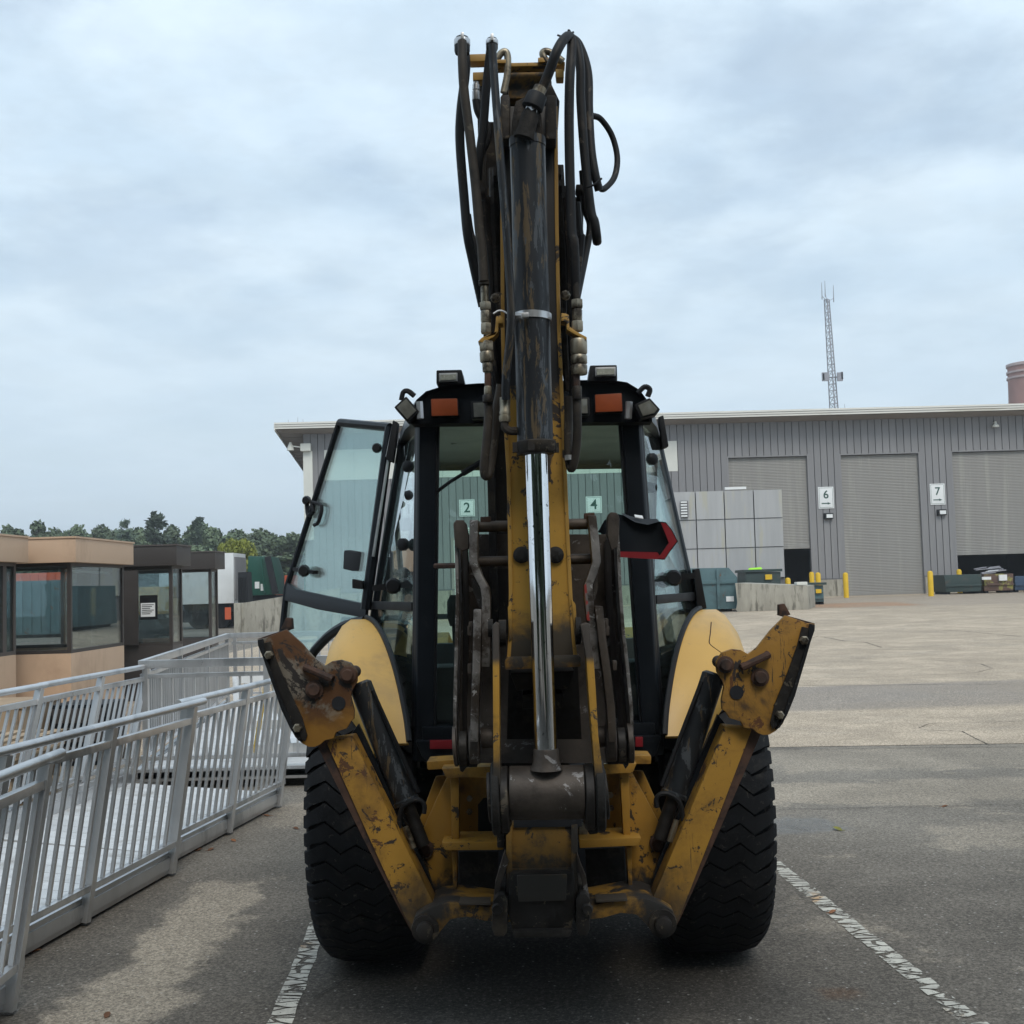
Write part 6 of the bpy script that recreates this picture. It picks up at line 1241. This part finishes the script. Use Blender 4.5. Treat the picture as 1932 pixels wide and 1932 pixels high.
MB().lathe(at(*c1(378,710,3.8)), at(*c1(380,540,3.8)), [(0.0125,0),(0.014,0.05),(0.014,0.5),(0.009,0.55),(0.013,0.6),(0.013,0.85),(0.009,0.9),(0.01,1)], 10).build('crimp', M['silver'], BH)
# right bundle
tube('hydraulic_hose', [c1(965,640,3.70),c1(1040,460,3.68),c1(1110,270,3.67),c1(1180,150,3.70),c1(1235,125,3.74),c1(1252,220,3.74),c1(1235,500,3.72),c1(1228,900,3.72),c1(1236,1400,3.72),c1(1252,1900,3.72),c2(1272,250,3.72),c2(1285,560,3.74),c2(1290,790,3.76)], 0.0165)
tube('hydraulic_hose', [c1(1215,130,3.78),c1(1290,180,3.79),c1(1330,400,3.78),c1(1335,700,3.78),c1(1370,1200,3.78),c1(1425,1700,3.78),c2(1460,60,3.78),c2(1478,180,3.79),c2(1484,245,3.82)], 0.0155)
tube('hydraulic_hose', [c1(1230,125,3.82),c1(1320,200,3.84),c1(1400,450,3.84),c1(1410,800,3.82),c1(1430,1150,3.80),c1(1470,1400,3.79),c1(1502,1530,3.80)], 0.0145)
tube('hydraulic_hose', [c1(1440,845,3.86),c1(1520,880,3.88),c1(1620,1030,3.90),c1(1668,1230,3.90),c1(1640,1410,3.88),c1(1545,1515,3.84),c1(1495,1490,3.82)], 0.0105)
tube('hydraulic_hose', [c1(1350,1350,3.95),c1(1380,1700,3.96),c2(1420,100,3.97),c2(1380,350,3.95),c2(1330,600,3.9),c2(1290,800,3.85)], 0.0125)
for pts in ([c1(1120,110),c1(1160,120),c1(1210,95),c1(1232,62)], [c1(1205,105),c1(1250,95),c1(1270,80)], [c1(1240,110),c1(1235,75),c1(1215,65)]): MB().tube([at(*p) for p in pts], 0.0035, 5, 3).build('cable_tie', M['hose'], BH)
MB().tube([at(*c1(1390,1500,3.74)), at(*c1(1450,1480,3.73)), at(*c1(1525,1420,3.74))], 0.004, 5, 3).build('cable_tie', M['hose'], BH)
# hose couplings beside the cab roof
def coupling(cf, lst, Y):
    for (xa, ya, xb, yb, r_, n_, m_) in lst: MB().lathe(at(*cf(xa,ya,Y)), at(*cf(xb,yb,Y)), [(r_*0.9,0),(r_,0.12),(r_,0.88),(r_*0.9,1)], n_).build('hose_coupling', M[m_], BH)
coupling(c2, ((448,590,452,640,0.018,14,'hosebrown'),(455,640,458,800,0.0125,12,'fitting'),(462,795,465,865,0.0205,6,'fitting'),(465,870,468,980,0.0165,8,'fitting'),(470,985,470,1080,0.019,6,'fitting'),(470,1150,475,1245,0.025,6,'fitting'),(473,1245,480,1340,0.023,16,'fitting'),(480,1340,484,1430,0.0165,12,'fitting'),(486,1440,486,1560,0.011,8,'rust'),(486,1560,486,1640,0.012,8,'fitting'),(486,1640,486,1710,0.0175,10,'darksteel')), 3.74)
coupling(c2, ((1290,560,1296,770,0.0115,12,'hosebrown'),(1298,770,1302,850,0.0205,6,'fitting'),(1302,855,1302,960,0.0165,8,'fitting'),(1302,965,1305,1060,0.0205,6,'fitting'),(1315,1130,1318,1270,0.0275,16,'fitting'),(1318,1275,1320,1360,0.0265,16,'fitting'),(1320,1365,1322,1455,0.0265,18,'fitting'),(1292,1455,1296,1560,0.0125,8,'rust'),(1300,1560,1305,1680,0.0155,10,'darksteel')), 3.74)
for pts in ([c2(395,1150),c2(430,1115),c2(500,1085),c2(545,1080),c2(555,1000),c2(560,920),c2(600,910),c2(625,940),c2(625,985),c2(585,985),c2(580,1060),c2(540,1110),c2(440,1160)], [c2(1155,890),c2(1200,895),c2(1228,910),c2(1230,1010),c2(1280,1050),c2(1390,1110),c2(1390,1140),c2(1280,1085),c2(1205,1040),c2(1205,970),c2(1155,960)]):
    plate('coupling_bracket', [p[:2] for p in pts], 3.72, 0.07, M['stickedge'], BH, 0.003)
for pts in ([c2(560,700),c2(600,700),c2(600,905),c2(560,905)], [c2(1160,690),c2(1205,700),c2(1205,890),c2(1165,890)]): plate('bracket_post', [p[:2] for p in pts], 3.8, 0.04, M['darksteel'], BH, 0.004)
for x, y in ((555,760),(1195,735)): c = at(*c2(x,y,3.79)); MB().lathe(c, c-Vector((0,0.02,0)), [(0.016,0),(0.016,0.7),(0.008,1)], 8).build('bolt', M['fitting'], BH)
# dark hose clusters on the boom sides
for pts, r_ in (([c1(470,1600),c1(480,1930),c2(500,400),c2(520,800),c2(560,1100),c2(590,1500),c2(600,1800)], 0.02), ([c1(540,1330),c1(545,1700),c2(545,100),c2(560,250),c2(575,600),c2(580,900)], 0.018), ([c1(1160,1500),c1(1175,1900),c2(1190,400),c2(1200,800),c2(1210,1300),c2(1240,1600)], 0.02), ([c1(1330,1560),c1(1320,1900),c2(1330,200),c2(1270,500)], 0.014)):
    MB().tube([at(p[0],p[1],4.0) for p in pts], r_, 8, 5).build('boom_hose', M['grease'], BH)
for (x, y, w, h) in ((550,1360,40,80),(1135,1340,60,90),(430,1530,60,50),(1320,1500,60,60)):
    a = c1(x-w/2,y-h/2); b = c1(x+w/2,y+h/2); plate('clamp_block', [(a[0],a[1]),(b[0],a[1]),(b[0],b[1]),(a[0],b[1])], 3.92, 0.06, M['darksteel'], BH, 0.006)
for pts in ([c1(445,1605),c1(500,1562),c1(535,1560),c1(535,1300),c1(600,1300),c1(600,1932),c2(595,420),c2(562,440),c2(556,700),c2(600,1100),c2(520,1100),c2(478,600),c2(456,100)], [c1(1120,1290),c1(1178,1290),c1(1194,1550),c1(1285,1575),c1(1325,1650),c1(1335,1900),c2(1310,300),c2(1240,560),c2(1228,900),c2(1160,900),c2(1148,0)]):
    plate('boom_guard', [p[:2] for p in pts], 4.08, 0.06, M['grease'], BH, 0.004)
for pts, r_, Y in (([c1(300,1750),c1(330,1930),c2(380,300),c2(430,620),c2(470,900),c2(520,1250),c2(540,1700)], 0.0125, 3.86), ([c1(430,1640),c1(455,1930),c2(490,350),c2(515,800),c2(540,1300),c2(560,1800)], 0.0145, 3.95), ([c1(1210,1600),c1(1225,1930),c2(1240,400),c2(1250,900),c2(1270,1500),c2(1260,1800)], 0.0145, 3.9), ([c1(1300,1640),c1(1330,1930),c2(1345,200),c2(1320,480),c2(1305,620)], 0.012, 3.86)):
    MB().tube([at(p[0],p[1],Y) for p in pts], r_, 8, 5).build('boom_hose', M['hose'], BH)
# lower hose loops in front of the rear window
tube('return_hose', [c3(1155,580,3.75),c3(1158,800,3.75),c3(1140,1050,3.75),c3(1112,1300,3.76),c3(1115,1430,3.77),c3(1150,1440,3.78),c3(1190,1300,3.79),c3(1225,1000,3.8),c3(1250,700,3.8),c3(1275,560,3.8),c3(1295,430,3.8)], 0.0145, 'hosebrown')
tube('return_hose', [c4(415,470,3.75),c4(430,620,3.75),c4(435,900,3.75),c4(420,1150,3.76),c4(385,1340,3.77),c4(352,1340,3.78),c4(335,1150,3.79),c4(335,850,3.8),c4(340,560,3.8)], 0.0145, 'hosebrown')
p_ = at(*c4(342,1245,3.77)); MB().cyl(p_-Vector((0,0,0.008)), p_+Vector((0,0,0.008)), 0.0155, None, 12).build('hose_tag', M['silver'], BH)

# --- bucket and linkage
def spine(nm, pts, Y, w, dep, m_, bev=0.003):
    mb = MB(); rg = []
    for (x, y) in pts:
        p, q_ = at(x-w/2,y,Y), at(x+w/2,y,Y); rg.append([p, q_, q_+Vector((0,dep,0)), p+Vector((0,dep,0))])
    mb.rings(rg); return mb.build(nm, m_, BH, bev)
BY = 3.98
L1 = [(860,1000),(861,1040),(863,1129),(862,1191),(860,1260),(858,1336),(859,1400),(863,1440)]; R1 = [(1164,1000),(1167,1040),(1170,1110),(1176,1191),(1184,1260),(1191,1336),(1193,1400),(1190,1440)]
for L_ in (L1, R1):
    spine('bucket_side', L_, BY, 6.5, 0.5, M['edge']); 
plate('bucket_ear', [(855,988),(860,981),(874,981),(880,990),(884,1012),(884,1035),(872,1040),(858,1030)], BY-0.02, 0.06, M['buckets'], BH, 0.006); plate('bucket_ear', [(1146,974),(1152,966),(1164,967),(1169,976),(1168,1010),(1166,1032),(1154,1038),(1146,1010)], BY-0.02, 0.06, M['buckets'], BH, 0.006)
spine('bucket_lining', [(868,1020),(870,1129),(869,1250),(867,1340),(870,1420)], BY+0.14, 9, 0.38, M['buckets']); spine('bucket_lining', [(1156,1014),(1160,1129),(1170,1250),(1180,1340),(1182,1420)], BY+0.14, 9, 0.38, M['buckets'])
mb = MB(); rg = []
for (y, xl, xr, Y) in ((1008,884,1150,4.46),(1100,884,1154,4.50),(1200,882,1162,4.50),(1300,880,1170,4.46),(1380,878,1176,4.38),(1440,878,1180,4.26)):
    p, q_ = at(xl,y,Y), at(xr,y,Y); rg.append([p, q_, q_+Vector((0,0.03,0)), p+Vector((0,0.03,0))])
mb.rings(rg); mb.build('bucket_shell', M['buckets'], BH, 0.004)
inL = [(894,981),(893,1020),(893,1059),(902,1086),(914,1108),(917,1128),(917,1200),(916,1258)]; inR = [(1117,972),(1122,1015),(1126,1059),(1118,1084),(1110,1104),(1111,1128),(1118,1190),(1124,1262)]
spine('thumb_link', inL, 3.93, 16, 0.10, M['edge'], 0.004); spine('thumb_link', inR, 3.93, 16, 0.10, M['edge'], 0.004)
plate('red_scuff', [(1102,1105),(1106,1100),(1109,1128),(1113,1172),(1107,1170)], 3.922, 0.01, M['redscrape'], BH, 0.001)
for pts in ([(888,1090),(898,1100),(908,1115),(912,1150),(905,1148),(894,1120)], [(1122,1085),(1127,1065),(1128,1110),(1118,1145),(1112,1130)]): plate('link_web', pts, 4.0, 0.08, M['buckets'], BH, 0.004)
spine('thumb_arm', [(901,1150),(900,1200),(899,1253),(896,1336),(894,1400)], 3.90, 15, 0.12, M['edge'], 0.004); spine('thumb_arm', [(1130,1144),(1136,1202),(1146,1274),(1153,1336),(1156,1400)], 3.90, 15, 0.12, M['buckets'], 0.004)
for x, y in ((888,1182),(886,1262),(1144,1176),(1160,1256),(886,1190),(1146,1190)): plate('link_bolt', [(x-4,y-9),(x+4,y-9),(x+4,y+9),(x-4,y+9)], 3.93, 0.05, M['buckets'], BH, 0.003)
for y, xa, xb, r_ in ((993,898,1118,0.019),(1059,900,1124,0.018)): MB().cyl(at(xa,y+1,4.02), at(xb,y-5,4.02), r_, None, 16).build('cross_tube', M['buckets'], BH)
for x, y in ((906,981),(1102,974)): plate('grease_cap', [(x,y-6),(x+20,y-7),(x+20,y+6),(x,y+6)], 4.01, 0.03, M['rust'], BH, 0.004)
for pts in ([(929,1180),(934,1175),(941,1178),(942,1300),(943,1430),(945,1480),(931,1484),(930,1300)], [(1096,1180),(1108,1176),(1113,1178),(1114,1210),(1120,1241),(1124,1300),(1129,1390),(1134,1430),(1140,1480),(1124,1484),(1118,1400),(1112,1330),(1106,1241)]):
    plate('bucket_link', pts, 3.72, 0.12, M['linkyellow'], BH, 0.004)
for (xa, xb, y, r_) in ((941,955,1195,0.045),(1086,1096,1190,0.045),(921,930,1185,0.03)): MB().cyl(at(xa,y,3.84), at(xb,y,3.84), r_, None, 18).build('link_pin', M['grease'], BH)
# pivot bosses left and right
for (xa, xb, y, r_, m_) in ((856,863,1408,0.068,'buckets'),(866,883,1412,0.058,'darksteel'),(886,905,1405,0.066,'buckets'),(908,930,1392,0.036,'buckets'),(1127,1141,1390,0.036,'buckets'),(1143,1162,1400,0.066,'buckets'),(1164,1180,1405,0.058,'darksteel'),(1183,1194,1402,0.068,'buckets')):
    MB().lathe(at(xa,y,4.0), at(xb,y-0.5,4.0), [(r_*0.6,0),(r_*0.95,0.0),(r_,0.12),(r_,0.88),(r_*0.95,1),(r_*0.6,1)], 28).build('pivot_boss', M[m_], BH)
for pts in ([(862,1425),(905,1425),(900,1448),(880,1448),(873,1458),(868,1455)], [(1143,1420),(1190,1418),(1186,1444),(1180,1452),(1176,1442),(1146,1443)]): plate('boss_guard', pts, 4.06, 0.1, M['darksteel'], BH, 0.006)
# big rod eye with flanges
ey = 1495
MB().lathe(at(962,ey+1,3.78), at(1101,ey-1,3.78), [(0.05,0),(0.083,0.0),(0.085,0.02),(0.085,0.98),(0.083,1),(0.05,1)], 40).build('rod_eye', M['buckets'], BH)
for (xa, xb, r_, m_, yy) in ((944,961,0.105,'darksteel',1508),(928,944,0.115,'grease',1506),(1102,1122,0.105,'darksteel',1503),(1122,1140,0.115,'grease',1500),(921,928,0.08,'darksteel',1505),(1140,1146,0.08,'darksteel',1498)):
    MB().lathe(at(xa,yy,3.80), at(xb,yy-0.5,3.80), [(r_*0.5,0),(r_*0.94,0),(r_,0.15),(r_,0.85),(r_*0.94,1),(r_*0.5,1)], 32).build('eye_flange', M[m_], BH)
for pts in ([(930,1500),(964,1500),(966,1556),(958,1576),(946,1578),(936,1560)], [(1100,1498),(1140,1495),(1138,1550),(1128,1574),(1112,1576),(1102,1555)]): plate('flange_tongue', pts, 3.84, 0.1, M['darksteel'], BH, 0.01)
# ------------------------------------------------------------------ unseen trees behind the viewer (reflect in chrome and glass, enlarged to shade the foreground)
for i, (x, y, h, w) in enumerate(((-11,-9,11.5,8),(-6,-8,12,8),(-1.5,-9,12.5,8.5),(3.5,-8,11.5,8),(8.5,-9,12,8),(-16,-13,12,9),(14,-12,12,9))):
    e_ = empty('leafy_tree', (x, y, 0), 'broad green tree in the unseen row standing behind the viewer', 'tree', 'unseen trees behind the viewer')
    for nm, me in (('trunk', TRK['broad']), ('crown', CR[('broad', i % 3)])):
        o = bpy.data.objects.new(nm, me); COL.objects.link(o); o.parent = e_; o.scale = (w/0.72, w/0.72, h); o.rotation_euler = (0,0,i*1.3)

# ------------------------------------------------------------------ humid air
HZ = bpy.data.materials.new('haze'); HZ.use_nodes = True; t_ = HZ.node_tree; t_.nodes.clear()
ho = t_.nodes.new('ShaderNodeOutputMaterial'); pv = t_.nodes.new('ShaderNodeVolumePrincipled'); t_.links.new(pv.outputs[0], ho.inputs['Volume'])
pv.inputs['Color'].default_value = (0.93, 0.96, 1.0, 1); pv.inputs['Density'].default_value = 0.0008; pv.inputs['Anisotropy'].default_value = 0.3
hzo = MB().box(-950, 950, -90, 1550, -1.0, 62).build('haze', HZ); tag(hzo, 'thin pale humid haze over the whole yard', 'haze', kind='stuff')
